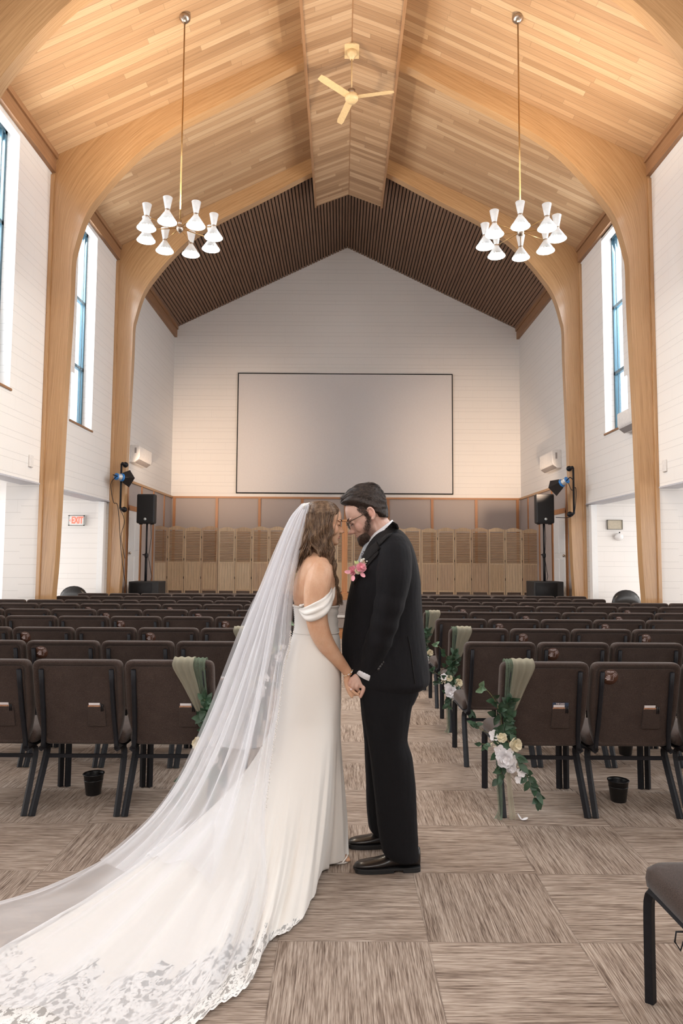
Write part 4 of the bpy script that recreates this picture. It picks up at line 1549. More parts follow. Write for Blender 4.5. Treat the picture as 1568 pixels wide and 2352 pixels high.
# ================================================================== THE COUPLE
def vring(v, xf, xb, half, Y, n=32, e=2.3, yo=0.0, half2=None):
    """horizontal ring whose left and right edges fall at image columns xf, xb when seen at depth Y"""
    a, b = at(xf, v, Y), at(xb, v, Y)
    cx, rx = (a.x + b.x) / 2, abs(b.x - a.x) / 2
    z = (a.z + b.z) / 2
    out = []
    for j in range(n):
        t = 2 * PI * j / n
        c, s = math.cos(t), math.sin(t)
        h = half if s < 0 or half2 is None else half2
        out.append(Vector((cx + rx * math.copysign(abs(c) ** (2 / e), c), Y + yo + h * math.copysign(abs(s) ** (2 / e), s), z)))
    return out
def vloft(m, levels, Y, n=32, e=2.3, res=0, cap=True):
    L = levels
    if res: L = cr([tuple(l) + (0,) * (5 - len(l)) for l in levels], res)
    m.loft([vring(l[0], l[1], l[2], max(l[3], .004), Y, n, e, l[4] if len(l) > 4 else 0) for l in L], cap)
    return m
def limb(m, pts, n=16, res=0, flat=1.0):
    """pts: (u, v, Y, r)"""
    P = [tuple(at(u, v, Y)) + (r,) for u, v, Y, r in pts]
    if res: P = cr(P, res)
    m.tube([p[:3] for p in P], [max(.003, p[3]) for p in P], n, True, flat, up=(0, 1, 0))
    m.sphere(P[0][:3], P[0][3] * .98, 14, 8)
    m.sphere(P[-1][:3], P[-1][3] * .98, 14, 8)
    return m

def skin_mat(name, c, lo, hi, spots=()):
    """spots: (object-space centre, radius, colour, strength) - blush, beard growth"""
    t = NT(name)
    p = t.pos('obj')
    f = t.noise(p, 14, 4)
    f2 = t.noise(p, 160, 2)
    col = t.ramp(t.math('ADD', t.math('MULTIPLY', f, .8), t.math('MULTIPLY', f2, .2)), [(.32, lo), (.5, c), (.7, hi)])
    for cen, r, cc, k in spots:
        d = t.n('ShaderNodeVectorMath', operation='DISTANCE')
        t.set(d.inputs[0], p); d.inputs[1].default_value = cen
        q = t.n('ShaderNodeMapRange', {0: d.outputs['Value'], 1: r, 2: r * .35, 3: 0.0, 4: k}, interpolation_type='SMOOTHSTEP').outputs[0]
        q = t.math('MULTIPLY', q, t.fmix(f2, .7, 1.2))
        col = t.mix(q, col, cc)
    t.bump(f2, .12, .001)
    t.b.inputs['Subsurface Weight'].default_value = .12
    t.b.inputs['Subsurface Radius'].default_value = (.02, .008, .004)
    t.b.inputs['Subsurface Scale'].default_value = .5
    return t.fin(col, .5, spec=.32)

def head_mesh(m, T, male, s=1.0):
    """head in local axes: x forward, y to the side, z up, origin level with the eyes"""
    k = MB()
    k.sphere((-.012, 0, .030), (.096, .074, .092), 28, 20) if male else k.sphere((-.014, 0, .022), (.092, .071, .088), 28, 20)
    if male:
        prof = [(.100, .060, .052, -.02), (.080, .078, .062, -.02), (.055, .089, .069, -.02), (.032, .0945, .072, -.02), (.020, .0965, .0725, -.02), (.008, .092, .072, -.02), (-.004, .0885, .072, -.02), (-.018, .088, .072, -.02), (-.032, .089, .070, -.02), (-.045, .090, .067, -.02),
                (-.056, .0915, .064, -.02), (-.068, .0905, .062, -.015), (-.080, .088, .060, -.01), (-.090, .088, .056, 0), (-.102, .091, .046, .01), (-.112, .086, .034, .02), (-.119, .072, .02, .03)]
    else:
        prof = [(.100, .058, .048, -.02), (.080, .077, .058, -.02), (.055, .0885, .065, -.02), (.032, .0925, .068, -.02), (.020, .092, .068, -.02), (.008, .089, .068, -.02), (-.004, .0865, .068, -.02), (-.018, .087, .068, -.02), (-.032, .0885, .066, -.02), (-.045, .090, .061, -.02),
                (-.056, .0905, .056, -.02), (-.068, .089, .052, -.015), (-.080, .0865, .047, -.01), (-.090, .086, .041, 0), (-.100, .0885, .033, .012), (-.108, .084, .026, .02), (-.115, .070, .015, .03)]
    rings = []
    N = 72
    for z, xf, hw, xb in cr(prof, 60):
        ring = []
        cx = -.005
        for j in range(N):
            a = 2 * PI * j / N
            c, sn = math.cos(a), math.sin(a)
            rx = (xf - cx) if c > 0 else (cx - xb)
            e = 2.25
            x = cx + rx * math.copysign(abs(c) ** (2 / e), c)
            y = hw * math.copysign(abs(sn) ** (2 / e), sn)
            if c > 0:
                x -= .013 * math.exp(-((abs(y) - .031) / .013) ** 2 - ((z - .002) / .011) ** 2)
                x -= .004 * math.exp(-((abs(y) - .034) / .016) ** 2 - ((z + .060) / .02) ** 2)
            ring.append((x, y, z))
        rings.append(ring)
    k.loft(rings)
    # nose
    tip = .121 if male else .1165
    nr = []
    up = -.0 if male else .003
    for z, x, w in cr([(.012, .090, .007), (-.004, .094, .0075), (-.018, .103, .0085), (-.030, tip - .006, .0105), (-.038 + up, tip, .012), (-.045 + up, tip - .004, .0115), (-.050 + up, tip - .018, .010)], 16):
        nr.append([(x - .022 + .022 * math.cos(t) if math.cos(t) > 0 else x - .022 + .02 * math.cos(t), w * math.sin(t) * (1.25 if math.cos(t) < 0 else 1), z) for t in (2 * PI * j / 16 for j in range(16))])
    k.loft(nr)
    for y in (-1, 1):
        k.sphere((.099, y * .0125, -.042 + up), (.010, .0065, .008), 12, 8)
        k.sphere((.0735, y * .031, .001), (.0135, .0155, .0125), 16, 12)      # closed eyelids
        k.sphere((.080, y * .031, .0185), (.012, .021, .0060), 14, 8)           # brow ridge
        k.sphere((.046, y * .0405, -.032), (.036, .0215, .034), 16, 10)
        # ear
        er = [(-.010, .020), (-.018, .026), (-.028, .022), (-.033, .006), (-.030, -.012), (-.020, -.026), (-.012, -.030), (-.010, -.022)]
        if male: er = [(x * 1.0, z * 1.0) for x, z in er]
        k.tube(cr([(x, y * ((.079 + .009 * i / 4 if i < 4 else .088 - .002 * (i - 4)) + (.006 if male else -.004)), z) for i, (x, z) in enumerate(er)], 20), .0052, 8)
        k.sphere((-.019, y * (.082 if male else .076), -.002), (.012, .008, .024), 14, 10)
    k.sphere((.0855, 0, -.0615), (.0078, .023, .0042), 14, 8)
    k.sphere((.0842, 0, -.0715), (.0078, .020, .0045), 14, 8)
    k.xf(T)
    m.add(k.v, k.f)
def head_T(origin, fx, pitch, s, yaw=0):
    """fx=+1 looks to +X, -1 to -X; pitch downwards"""
    f = Vector((fx * math.cos(pitch), 0, -math.sin(pitch)))
    u = Vector((fx * math.sin(pitch), 0, math.cos(pitch)))
    l = u.cross(f)
    m = Matrix((f, l, u)).transposed().to_4x4()
    m = Matrix.Translation(origin) @ m @ Matrix.Scale(s, 4)
    return m
def finger(m, pts, r0, r1):
    P = cr([tuple(at(u, v, Y)) for u, v, Y in pts], 10)
    rr = [lerp(r0, r1, i / 9) for i in range(10)]
    m.tube(P, rr, 10)
    m.sphere(P[-1], r1, 10, 6)
    m.sphere(P[0], r0, 10, 6)

# ---------------------------------------------------------------- groom
GY = 3.52
gs = 1.06
gp = R(27)
ear = at(851, 1182, 3.52)
TG = head_T(Vector((0, 0, 0)), -1, gp, gs)
og = ear - (TG @ Vector((-.019, 0, -.003)))
og.y = GY
TG = head_T(og, -1, gp, gs)
groom = thing('person', 'bearded man in a black suit and glasses, head bowed, holding the hands of the bride', 'person', (at(890, 1990, 3.5).x, 3.52, 0))
def spots_for(T, root, tab):
    return [(T @ Vector(q) - Vector(root.location), r, c, k) for q, r, c, k in tab]
SK_G = skin_mat('fair_pink_skin', (.62, .39, .31), (.58, .32, .245), (.67, .45, .37), spots_for(TG, groom, [
    ((.060, .055, -.028), .034, (.62, .24, .19), .28), ((.060, -.055, -.028), .034, (.62, .24, .19), .28), ((.118, 0, -.042), .016, (.60, .22, .17), .4),
    ((-.02, .088, 0), .036, (.66, .24, .18), .35), ((-.02, -.088, 0), .036, (.66, .24, .18), .35),
    ((.030, .060, -.078), .050, (.12, .065, .05), .75), ((.030, -.060, -.078), .050, (.12, .065, .05), .75), ((.008, .068, -.040), .028, (.14, .08, .06), .55), ((.008, -.068, -.040), .028, (.14, .08, .06), .55)]))
b = MB()
head_mesh(b, TG, True, gs)
# neck, chest, arms, hands, legs under the clothes
P = [(858, 1190, GY, .058), (872, 1212, GY, .062), (885, 1232, GY, .070), (893, 1250, GY, .09)]
limb(b, P, 20, 12)
vloft(b, [(1245, 868, 925, .10), (1262, 855, 938, .17), (1290, 840, 948, .18), (1350, 818, 948, .17), (1430, 808, 950, .16), (1500, 806, 955, .17), (1560, 818, 955, .17), (1600, 835, 945, .15)], GY, 28, 2.2)
for Ya, Yl, dx in ((3.33, 3.42, 0), (3.72, 3.68, -1)):
    limb(b, [(904, 1270, Ya + (.04 if dx == 0 else -.04), .062), (898, 1350, Ya - .01, .052), (888, 1432, Ya - .01, .042), (862, 1500, Ya + .02, .036), (842, 1545, Ya + .05, .028)], 14, 20)
    limb(b, [(892, 1590, Yl + .03, .085), (893, 1700, Yl + .01, .062), (902, 1800, Yl, .052), (912, 1930, Yl, .036), (916, 1946, Yl, .030)], 14, 20)
def clasp(Yh, near):
    """his hand closed over hers; built at depth Yh"""
    y = Yh
    his, hers = MB(), MB()
    # his palm: back of the hand towards us
    def blob(mm, u, v, Y, ru, ry, rv, ang=0):
        c = at(u, v, Y)
        mm.sphere(c, (ru, ry, rv), 16, 10, rot=Matrix.Rotation(ang, 3, 'Y'))
    blob(his, 839, 1556, y - .010, .036, .020, .040, R(50))
    blob(his, 832, 1567, y - .014, .030, .016, .030, R(30))
    blob(his, 822, 1563, y - .016, .036, .016, .036, R(40))
    blob(his, 814, 1566, y - .016, .030, .015, .028, R(35))
    for (u0, v0, u1, v1, u2, v2, ra) in ((806, 1562, 802.5, 1573, 806, 1580, .0098), (813, 1566, 809.5, 1578, 813, 1583.5, .0103), (821, 1569, 819, 1580, 822, 1585, .0103)):
        finger(his, [(u0, v0, y - .018), ((u0 + u1) / 2 - .5, (v0 + v1) / 2, y - .026), (u1, v1, y - .022), (u2, v2, y - .004), (u2 + 2, v2 - 2, y + .014)], ra, ra * .86)
    finger(his, [(836, 1568, y - .016), (835.5, 1580, y - .024), (831.5, 1591, y - .022), (827.5, 1600, y - .016)], .0118, .0086)      # thumb over her fingers
    finger(his, [(841, 1568, y - .004), (843.5, 1580, y - .002), (840, 1592, y - .002)], .0098, .0078)
    # her hand
    blob(hers, 797, 1556, y + .006, .018, .024, .034, R(-12))
    blob(hers, 801, 1570, y + .008, .020, .026, .032, R(-25))
    for (dy, dv, du) in ((-.012, 0, 0), (.006, -2, 1), (.024, -3, 3), (.040, -5, 3)):
        finger(hers, [(800 + du, 1576 + dv, y + dy), (803 + du, 1588 + dv, y + dy - .004), (812 + du, 1595 + dv, y + dy), (821 + du, 1594 + dv, y + dy + .002), (826 + du, 1588 + dv, y + dy + .004)], .0088, .0072)
    finger(hers, [(793, 1562, y - .006), (796, 1578, y - .016), (802, 1592, y - .018), (808, 1601, y - .016)], .0092, .0066)
    finger(hers, [(797, 1574, y - .014), (806, 1583, y - .024), (813, 1590, y - .026), (822, 1596, y - .022)], .0085, .0068)
    return his, hers
hn, bn = clasp(3.38, True)
hf, bf = clasp(3.66, False)
for q in (hn, hf): b.add(q.v, q.f)
bo = b.build('body', SK_G, groom, remesh=.0030, smooth_it=2)

# hair
HAIR_G = plain('dark_brown_hair', (.016, .010, .008), .6, var=.6, scale=150, spec=.3, bump=.6)
HAIR_G2 = plain('dark_brown_hair_strands', (.034, .022, .017), .5, var=.6, scale=80, spec=.4)
hm = MB()
vloft(hm, [(1110, 840, 858, .02), (1113, 824, 867, .045), (1120, 808, 874, .060), (1130, 795, 880, .072), (1140, 786, 884.5, .079), (1150, 781, 887, .084), (1158, 784, 888.5, .087), (1164, 799, 889.5, .085),
           (1170, 812, 890, .083), (1175, 836, 890.5, .080), (1180, 858, 891, .078), (1189, 866, 891, .070)], GY, 36, 2.2, res=30)
gc = at(835, 1160, GY)
for i_, p_ in enumerate(hm.v):
    d_ = p_ - gc
    a_ = math.atan2(d_.y, d_.z)
    k_ = .0032 * math.sin(13 * a_ + 30 * p_.x + 3 * noise.noise(p_ * 12)) + .0045 * noise.noise(p_ * 38)
    p_ += d_.normalized() * k_
hb = hm.bvh()
hair = hm.build('hair', HAIR_G, groom, remesh=.004, smooth_it=3)
st = MB()
rnd = random.Random(2)
def strand_on(mb, bvh, pts, r, off=.003, n=9, wob=.0, seg=4):
    P = cr(pts, n)
    out = []
    last = None
    for u, v in P:
        h = hit(bvh, u, v, off)
        if h is None:
            if last is None: continue
            break
        last = h
        out.append(h)
    if len(out) < 4: return
    k = len(out)
    mb.tube(out, [r * (.5 + .5 * math.sin(PI * (.12 + .86 * i / (k - 1)))) for i in range(k)], seg)
for k in range(900):
    f = rnd.random(); g = rnd.random()
    # from the parting sweep up and back
    u0 = lerp(781, 846, f)
    vt_ = interp([(780, 1150), (787, 1139), (795, 1129), (808, 1119), (824, 1112), (846, 1108)], u0)
    vb_ = interp([(780, 1154), (784, 1158), (800, 1163), (812, 1168), (846, 1172)], u0)
    v0 = lerp(vt_, vb_, g) + 1
    L = rnd.uniform(18, 34)
    a = lerp(-.75, -.05, f) + g * .45
    du, dv = math.cos(a) * L, math.sin(a) * L
    strand_on(st, hb, [(u0, v0), (u0 + du * .5 - 1, v0 + dv * .5), (u0 + du, v0 + dv + 4)], rnd.uniform(.0008, .0018))
for k in range(520):
    u0 = rnd.uniform(838, 882); v0 = rnd.uniform(1112, 1170) + (u0 - 838) * .12
    L = rnd.uniform(16, 30)
    a = lerp(.55, 1.25, (u0 - 838) / 45)
    strand_on(st, hb, [(u0, v0), (u0 + math.cos(a) * L * .5, v0 + math.sin(a) * L * .5), (u0 + math.cos(a + .15) * L, v0 + math.sin(a + .15) * L)], rnd.uniform(.0008, .0017))
for k in range(120):     # side, falling towards the temple and ear
    u0 = rnd.uniform(812, 850); v0 = rnd.uniform(1135, 1160)
    strand_on(st, hb, [(u0, v0), (u0 + rnd.uniform(-1, 6), v0 + 12), (u0 + rnd.uniform(0, 9), v0 + 22)], rnd.uniform(.0010, .002))
for k in range(46):      # loose ends standing at the quiff and crown
    f = rnd.random()
    u0, v0 = lerp(781, 850, f), lerp(1148, 1112, f)
    p = at(u0, v0, GY + rnd.uniform(-.05, .03))
    st.tube(cr([p, p + Vector((-.004, 0, .008)), p + Vector((rnd.uniform(-.014, .004), rnd.uniform(-.006, .006), rnd.uniform(.008, .020)))], 5), [.0016, .0014, .0011, .0008, .0004], 4)
st.build('strands', HAIR_G2, hair, fixn=False)
# sideburn, beard and moustache hug the jaw
BEARD = plain('dark_brown_beard', (.050, .028, .019), .7, var=.5, scale=120, bump=.5)
bm_ = MB()
k = MB()
rings = []
for z, xf, hw, xb in cr([(-.070, .080, .050, .030), (-.076, .0905, .0585, .025), (-.084, .0945, .0605, .020), (-.096, .097, .056, .018), (-.108, .096, .046, .022), (-.118, .092, .036, .034), (-.127, .084, .024, .044), (-.132, .072, .012, .052)], 20):
    rings.append([((xf + xb) / 2 + (xf - xb) / 2 * math.copysign(abs(math.cos(t)) ** .85, math.cos(t)), hw * math.copysign(abs(math.sin(t)) ** .85, math.sin(t)), z) for t in (2 * PI * j / 32 for j in range(32))])
k.loft(rings)
for y in ():
    k.tube(cr([(.010, y * .064, -.058), (.022, y * .060, -.070), (.034, y * .056, -.082), (.048, y * .050, -.094)], 10), [.006, .008, .010, .012, .014, .015, .016, .017, .018, .019], 10)
    k.tube(cr([(.093, y * .003, -.0555), (.090, y * .015, -.056), (.084, y * .026, -.063), (.078, y * .031, -.074)], 10), .0046, 8)
k.xf(TG)
beard_b = k.bvh()
bd = k.build('beard', BEARD, groom, remesh=.0035, smooth_it=2)
st = MB()
Rg = TG.to_3x3().normalized()
for i in range(900):      # short growth fading up the jaw to the ear
    t_f = rnd.random() ** .8
    y = rnd.choice((-1, 1))
    q = Vector((lerp(.050, -.002, t_f) + rnd.uniform(-.012, .014), y * (lerp(.060, .0690, t_f) + .0045), lerp(-.082, -.012, t_f) + rnd.uniform(-.016, .014)))
    p = TG @ q
    d = (Rg @ Vector((.3 + rnd.uniform(-.3, .3), y * rnd.uniform(-.1, .35), -1))).normalized() * rnd.uniform(.005, .010)
    st.tube([p - d * .4, p + d * .6], [.0006, .0002], 3)
for i in range(520):
    f = k.f[rnd.randrange(len(k.f))]
    p = sum((k.v[j] for j in f), Vector()) / len(f)
    q = (TG.inverted() @ p)
    if q.x < -.01: continue
    d = Rg @ Vector((.25 + rnd.uniform(-.3, .3), math.copysign(.35, q.y) + rnd.uniform(-.2, .2), -1))
    d = d.normalized() * rnd.uniform(.005, .010)
    st.tube([p - d * .3, p + d * .3, p + d], [.0009, .0008, .0002], 3)
for i in range(420):      # hair in front of the ear, joining the beard to the side of the head
    y = rnd.choice((-1, 1))
    zz = rnd.uniform(-.020, .046)
    q = Vector((rnd.uniform(-.004, lerp(.010, .034, sstep(-.01, .045, zz))), y * (.0755 if zz > 0 else .0735), zz))
    p = TG @ q
    d = (Rg @ Vector((.15 + rnd.uniform(-.25, .25), y * rnd.uniform(-.1, .15), -1))).normalized() * rnd.uniform(.010, .018)
    st.tube([p - d * .5, p + d * .5], [.0012, .0004], 3)
st.build('strands', BEARD, bd, fixn=False)
LIPG = plain('muted_pink_lips', (.46, .20, .17), .45)
k = MB(); k.sphere((.0866, 0, -.0615), (.0075, .021, .0036), 14, 8); k.sphere((.0852, 0, -.0710), (.0075, .018, .0042), 14, 8); k.xf(TG)
k.build('lips', LIPG, groom)
BROW = plain('dark_brow', (.030, .018, .013), .8)
def brows_lashes(T, parent, mat, thick=.0032):
    k = MB()
    for y in (-1, 1):
        k.tube(cr([(.0945, y * .012, .0185), (.0935, y * .024, .0225), (.0865, y * .038, .0235), (.0760, y * .050, .0185)], 12), [thick * (.7 + .3 * math.sin(PI * i / 11)) * (1 - .5 * i / 11) for i in range(12)], 6, flat=1.5)
    k.xf(T)
    k.build('eyebrow', mat, parent)
    k = MB()
    for y in (-1, 1):
        pts = cr([(.0855, y * .018, -.0045), (.0885, y * .026, -.0080), (.0875, y * .036, -.0082), (.0795, y * .046, -.0045)], 10)
        k.tube(pts, .0013, 5)
        for p in pts[2:]:
            k.tube([p, (p[0] + .0055, p[1] + y * .0012, p[2] - .0045)], [.0006, .0002], 3)
    k.xf(T)
    k.build('eyelashes', mat, parent)
brows_lashes(TG, groom, BROW)
k = MB()
GOLD = plain('dark_tortoise_frame', (.055, .035, .02), .35, metal=.3)
for y in (-1, 1):
    k.tube([(.104 - .004 * (math.cos(a) < 0) * abs(math.cos(a)), y * (.033 + .0245 * math.cos(a)), -.004 + .0195 * math.sin(a)) for a in (2 * PI * i / 24 for i in range(25))], .0013, 6)
    k.tube(cr([(.102, y * .0575, .006), (.080, y * .073, .009), (.040, y * .0775, .009), (-.006, y * .0795, .010), (-.028, y * .079, -.004)], 14), .0017, 6)
k.tube(cr([(.106, -.009, .001), (.110, 0, .004), (.106, .009, .001)], 6), .0012, 6)
k.xf(TG)
gl = k.build('glasses', GOLD, groom)
k = MB()
for y in (-1, 1):
    k.loft([[(.1035 + dx, y * (.033 + .0238 * math.cos(a)), -.004 + .0188 * math.sin(a)) for a in (2 * PI * i / 20 for i in range(20))] for dx in (0, .0008)])
k.xf(TG)
k.build('lens', MT['glass'], gl, smooth=False)

# suit
def suit(name, c, scale=90):
    t = NT(name)
    f = t.noise(t.pos('obj'), 380, 2)
    w = t.noise(t.scale(t.pos('obj'), (9, 9, 2.6)), 1, 3, .5)
    col = t.ramp(f, [(.35, tuple(k * .8 for k in c)), (.65, tuple(k * 1.25 for k in c))])
    t.bump(t.math('ADD', t.math('MULTIPLY', w, 3.0), t.math('MULTIPLY', f, .12)), .35, .02)
    return t.fin(col, .8, spec=.18, sheen=.02)
SUIT = suit('black_wool_suit', (.0070, .0066, .0082))
TROU = suit('black_wool_trousers', (.0055, .0052, .0065))
jl = [(1213, 880, 912, .055, 0), (1222, 866, 925, .095, 0), (1233, 856, 934, .150, 0), (1247, 846, 942, .200, 0), (1262, 838, 948, .225, 0), (1285, 827, 955, .232, 0), (1320, 811, 962, .225, 0), (1350, 803, 965, .215, 0), (1383, 796, 967, .205, 0), (1428, 790, 970, .200, 0),
      (1460, 785.5, 974, .200, 0), (1498, 785, 979, .205, 0), (1525, 788, 983, .21, 0), (1548, 797, 985, .212, 0), (1564, 808, 984, .212, 0), (1578, 822, 968, .208, .01), (1588, 832, 925, .19, -.005)]
j = MB()
vloft(j, jl, GY, 40, 2.5, res=48)
jb = MB(); jb.add(j.v, j.f)
def sleeve(m, sgn):
    Y0 = GY - sgn * .17
    Y1 = GY - sgn * .235
    Y2 = GY - sgn * .205
    Y3 = GY - sgn * .150
    L = [(905, 1262, Y0, .083), (906, 1290, Y0 - sgn * .03, .090), (904, 1325, Y1 + sgn * .01, .088), (899, 1365, Y1, .080), (889, 1405, Y1, .0735), (880, 1440, Y1 + sgn * .01, .0700), (868, 1475, Y2, .0665), (856, 1508, Y2 + sgn * .03, .0610), (845, 1540, Y3, .0560)]
    P = [tuple(at(u, v, Y)) + (r,) for u, v, Y, r in L]
    P = cr(P, 40)
    # compression creases at the elbow
    rr = [p[3] + (.0030 * math.sin(i * 1.15) if 14 < i < 30 else .001 * math.sin(i * .8)) for i, p in enumerate(P)]
    m.tube([p[:3] for p in P], rr, 24, True, .95, up=(0, 1, 0))
    m.sphere(P[0][:3], P[0][3] * .97, 18, 10)
sleeve(j, 1); sleeve(j, -1)
jacket_b = j.bvh()
jk = j.build('jacket', SUIT, groom, remesh=.006, smooth_it=4)
# raised pieces laid on the near side: lapel, collar, vent, pocket flap, sleeve buttons
def patch(name, poly, bvh, off, th, mat, parent, res=8):
    """a thin panel cut to a picture-plane outline and laid on the garment"""
    import bmesh
    us = [p[0] for p in poly]; vs = [p[1] for p in poly]
    m = MB()
    n = len(poly)
    cx, cy = sum(us) / n, sum(vs) / n
    rings = []
    for k in range(res + 1):
        f = 1 - k / res * .98
        ring = []
        for (u, v) in poly:
            uu, vv = cx + (u - cx) * f, cy + (v - cy) * f
            h = hit(bvh, uu, vv, off)
            if h is None: h = at(uu, vv, m_last[0])
            m_last[0] = h.y
            ring.append(h)
        rings.append(ring)
    m.loft(rings, cap=False)
    return m.build(name, mat, parent, solid=th, fixn=False)
m_last = [3.3]
def densify(poly, step=3.0):
    out = []
    for a, b in zip(poly, poly[1:] + poly[:1]):
        L = math.hypot(b[0] - a[0], b[1] - a[1])
        n = max(1, int(L / step))
        out += [(lerp(a[0], b[0], i / n), lerp(a[1], b[1], i / n)) for i in range(n)]
    return out
LAP = suit('black_lapel_cloth', (.0105, .0090, .0092))
patch('lapel', densify([(864, 1244), (870, 1255), (873, 1259), (868, 1263), (870, 1271), (852, 1291), (838, 1308), (824, 1327), (812, 1343), (811, 1328), (822, 1300), (834, 1276), (848, 1258)]), jacket_b, .006, .004, LAP, jk)
patch('collar', densify([(901, 1198), (912, 1205), (915, 1214), (899, 1226), (886, 1238), (877, 1248), (871, 1253), (866, 1243), (874, 1230), (886, 1214)]), jacket_b, .008, .005, LAP, jk)
k = MB()
pts = []
for u, v in cr([(937, 1462), (944, 1500), (948, 1535), (953, 1570)], 14):
    h = hit(jacket_b, u, v, .002)
    if h is not None: pts.append(h)
if len(pts) > 3: k.tube(pts, .0022, 5)
k.build('side_vent', LAP, jk)
BUT = plain('black_horn_button', (.03, .028, .028), .25)
k = MB()
for i in range(4):
    h = hit(jacket_b, 879 - i * 3.4, 1521 + i * 5.2, .002)
    if h is not None: k.lathe([(.001, -.002), (.0065, -.002), (.0065, .002), (.001, .002)], h, 12, rot=Matrix.Rotation(PI / 2, 3, 'X'))
k.build('sleeve_buttons', BUT, jk)
# shirt collar and cuffs
SHIRT = plain('white_cotton_shirt', (.80, .80, .84), .75, kind='obj', bump=.1, scale=200)
def tilted_ring(c, half, lat, axis_dir, n=32):
    """ellipse with one axis along axis_dir (in XZ) and the other along Y"""
    d = Vector(axis_dir).normalized()
    return [c + d * (half * math.cos(2 * PI * j / n)) + Vector((0, lat * math.sin(2 * PI * j / n), 0)) for j in range(n)]
k = MB()
ct, cb = (at(900, 1194, GY), at(846, 1235, GY)), (at(912, 1212, GY), at(834, 1268, GY))
rings = []
for f, g in ((0, 1.0), (.33, 1.04), (.7, 1.12), (1, 1.2)):
    a, c2 = ct[0].lerp(cb[0], f), ct[1].lerp(cb[1], f)
    rings.append(tilted_ring((a + c2) / 2, (a - c2).length / 2, .067 * g, a - c2))
k.loft(rings, cap=False)
sh = k.build('shirt', SHIRT, groom, solid=.004, fixn=False)
k = MB()
for sgn in (1, -1):
    Yc = GY - sgn * .150
    a, c2 = at(848, 1533, Yc - .005), at(838, 1554, Yc)
    k.tube([a, c2], [.052, .050], 22, False, .92, up=(0, 1, 0))
k.build('shirt_cuffs', SHIRT, groom, solid=.003, fixn=False)
def tie_mat():
    t = NT('pale_blue_floral_tie')
    d = t.n('ShaderNodeTexVoronoi', {'Vector': t.pos('obj'), 'Scale': 48.0}).outputs['Distance']
    f = t.math('LESS_THAN', d, .26)
    return t.fin(t.mix(f, (.42, .46, .50), (.10, .09, .12)), .6)
k = MB()
pts = [(849, 1243, GY - .02), (845, 1250, GY - .025), (838, 1268, GY - .03), (830, 1288, GY - .02), (822, 1310, GY - .02)]
P = [at(*q) for q in pts]
wd = [.020, .016, .024, .030, .034]
rings = []
for q, w in zip(P, wd):
    rings.append([q + Vector((dx, dy * w, 0)) for dx, dy in ((-.016, -.6), (-.020, 0), (-.016, .6), (-.004, 1), (.004, 0), (-.004, -1))])
k.loft(rings)
k.build('tie', tie_mat(), groom)

# trousers
def leg_levels(): return [(1560, 815, 968), (1590, 824, 960), (1605, 827, 954), (1622, 830, 946), (1660, 836, 940), (1697, 843, 935.5), (1717, 846, 940), (1735, 849, 946), (1764, 852, 950), (1805, 857, 954.5), (1840, 861, 956), (1864, 863, 957), (1900, 867, 958.5), (1930, 872, 960), (1950, 876, 961), (1962, 884, 962), (1972, 900, 962)]
t_ = MB()
Yn, Yfar = 3.42, 3.70
def widths(v): return interp([(1560, .10), (1620, .105), (1700, .088), (1800, .080), (1950, .078), (1972, .074)], v)
rings = []
for v, a, c2 in cr(leg_levels(), 46):
    wr = .0018 * math.sin(v * .19) if v > 1860 else 0
    rings.append([p for p in vring(v, a - wr * 300, c2 + wr * 200, widths(v), Yn, 28, 2.2)])
t_.loft(rings)
# far leg: same pattern further back and slightly forward
rings = []
top = at(870, 1560, Yn)
for v, a, c2 in cr(leg_levels(), 46):
    p0, p1 = at(a, v, Yn), at(c2, v, Yn)
    f = max(0, (v - 1600) / 372)
    sh_ = -.055 * f
    cx, rx = (p0.x + p1.x) / 2 + sh_, abs(p1.x - p0.x) / 2
    w = widths(v)
    rings.append([Vector((cx + rx * math.copysign(abs(math.cos(t)) ** .9, math.cos(t)), lerp(3.60, Yfar, min(1, f * 1.2)) + w * math.copysign(abs(math.sin(t)) ** .9, math.sin(t)), p0.z)) for t in (2 * PI * q / 28 for q in range(28))])
t_.loft(rings)
vloft(t_, [(1480, 810, 960, .19), (1540, 815, 962, .20), (1590, 822, 960, .195), (1612, 828, 950, .17), (1630, 838, 936, .12)], GY, 28, 2.3)
t_.build('trousers', TROU, groom, remesh=.006, smooth_it=4)

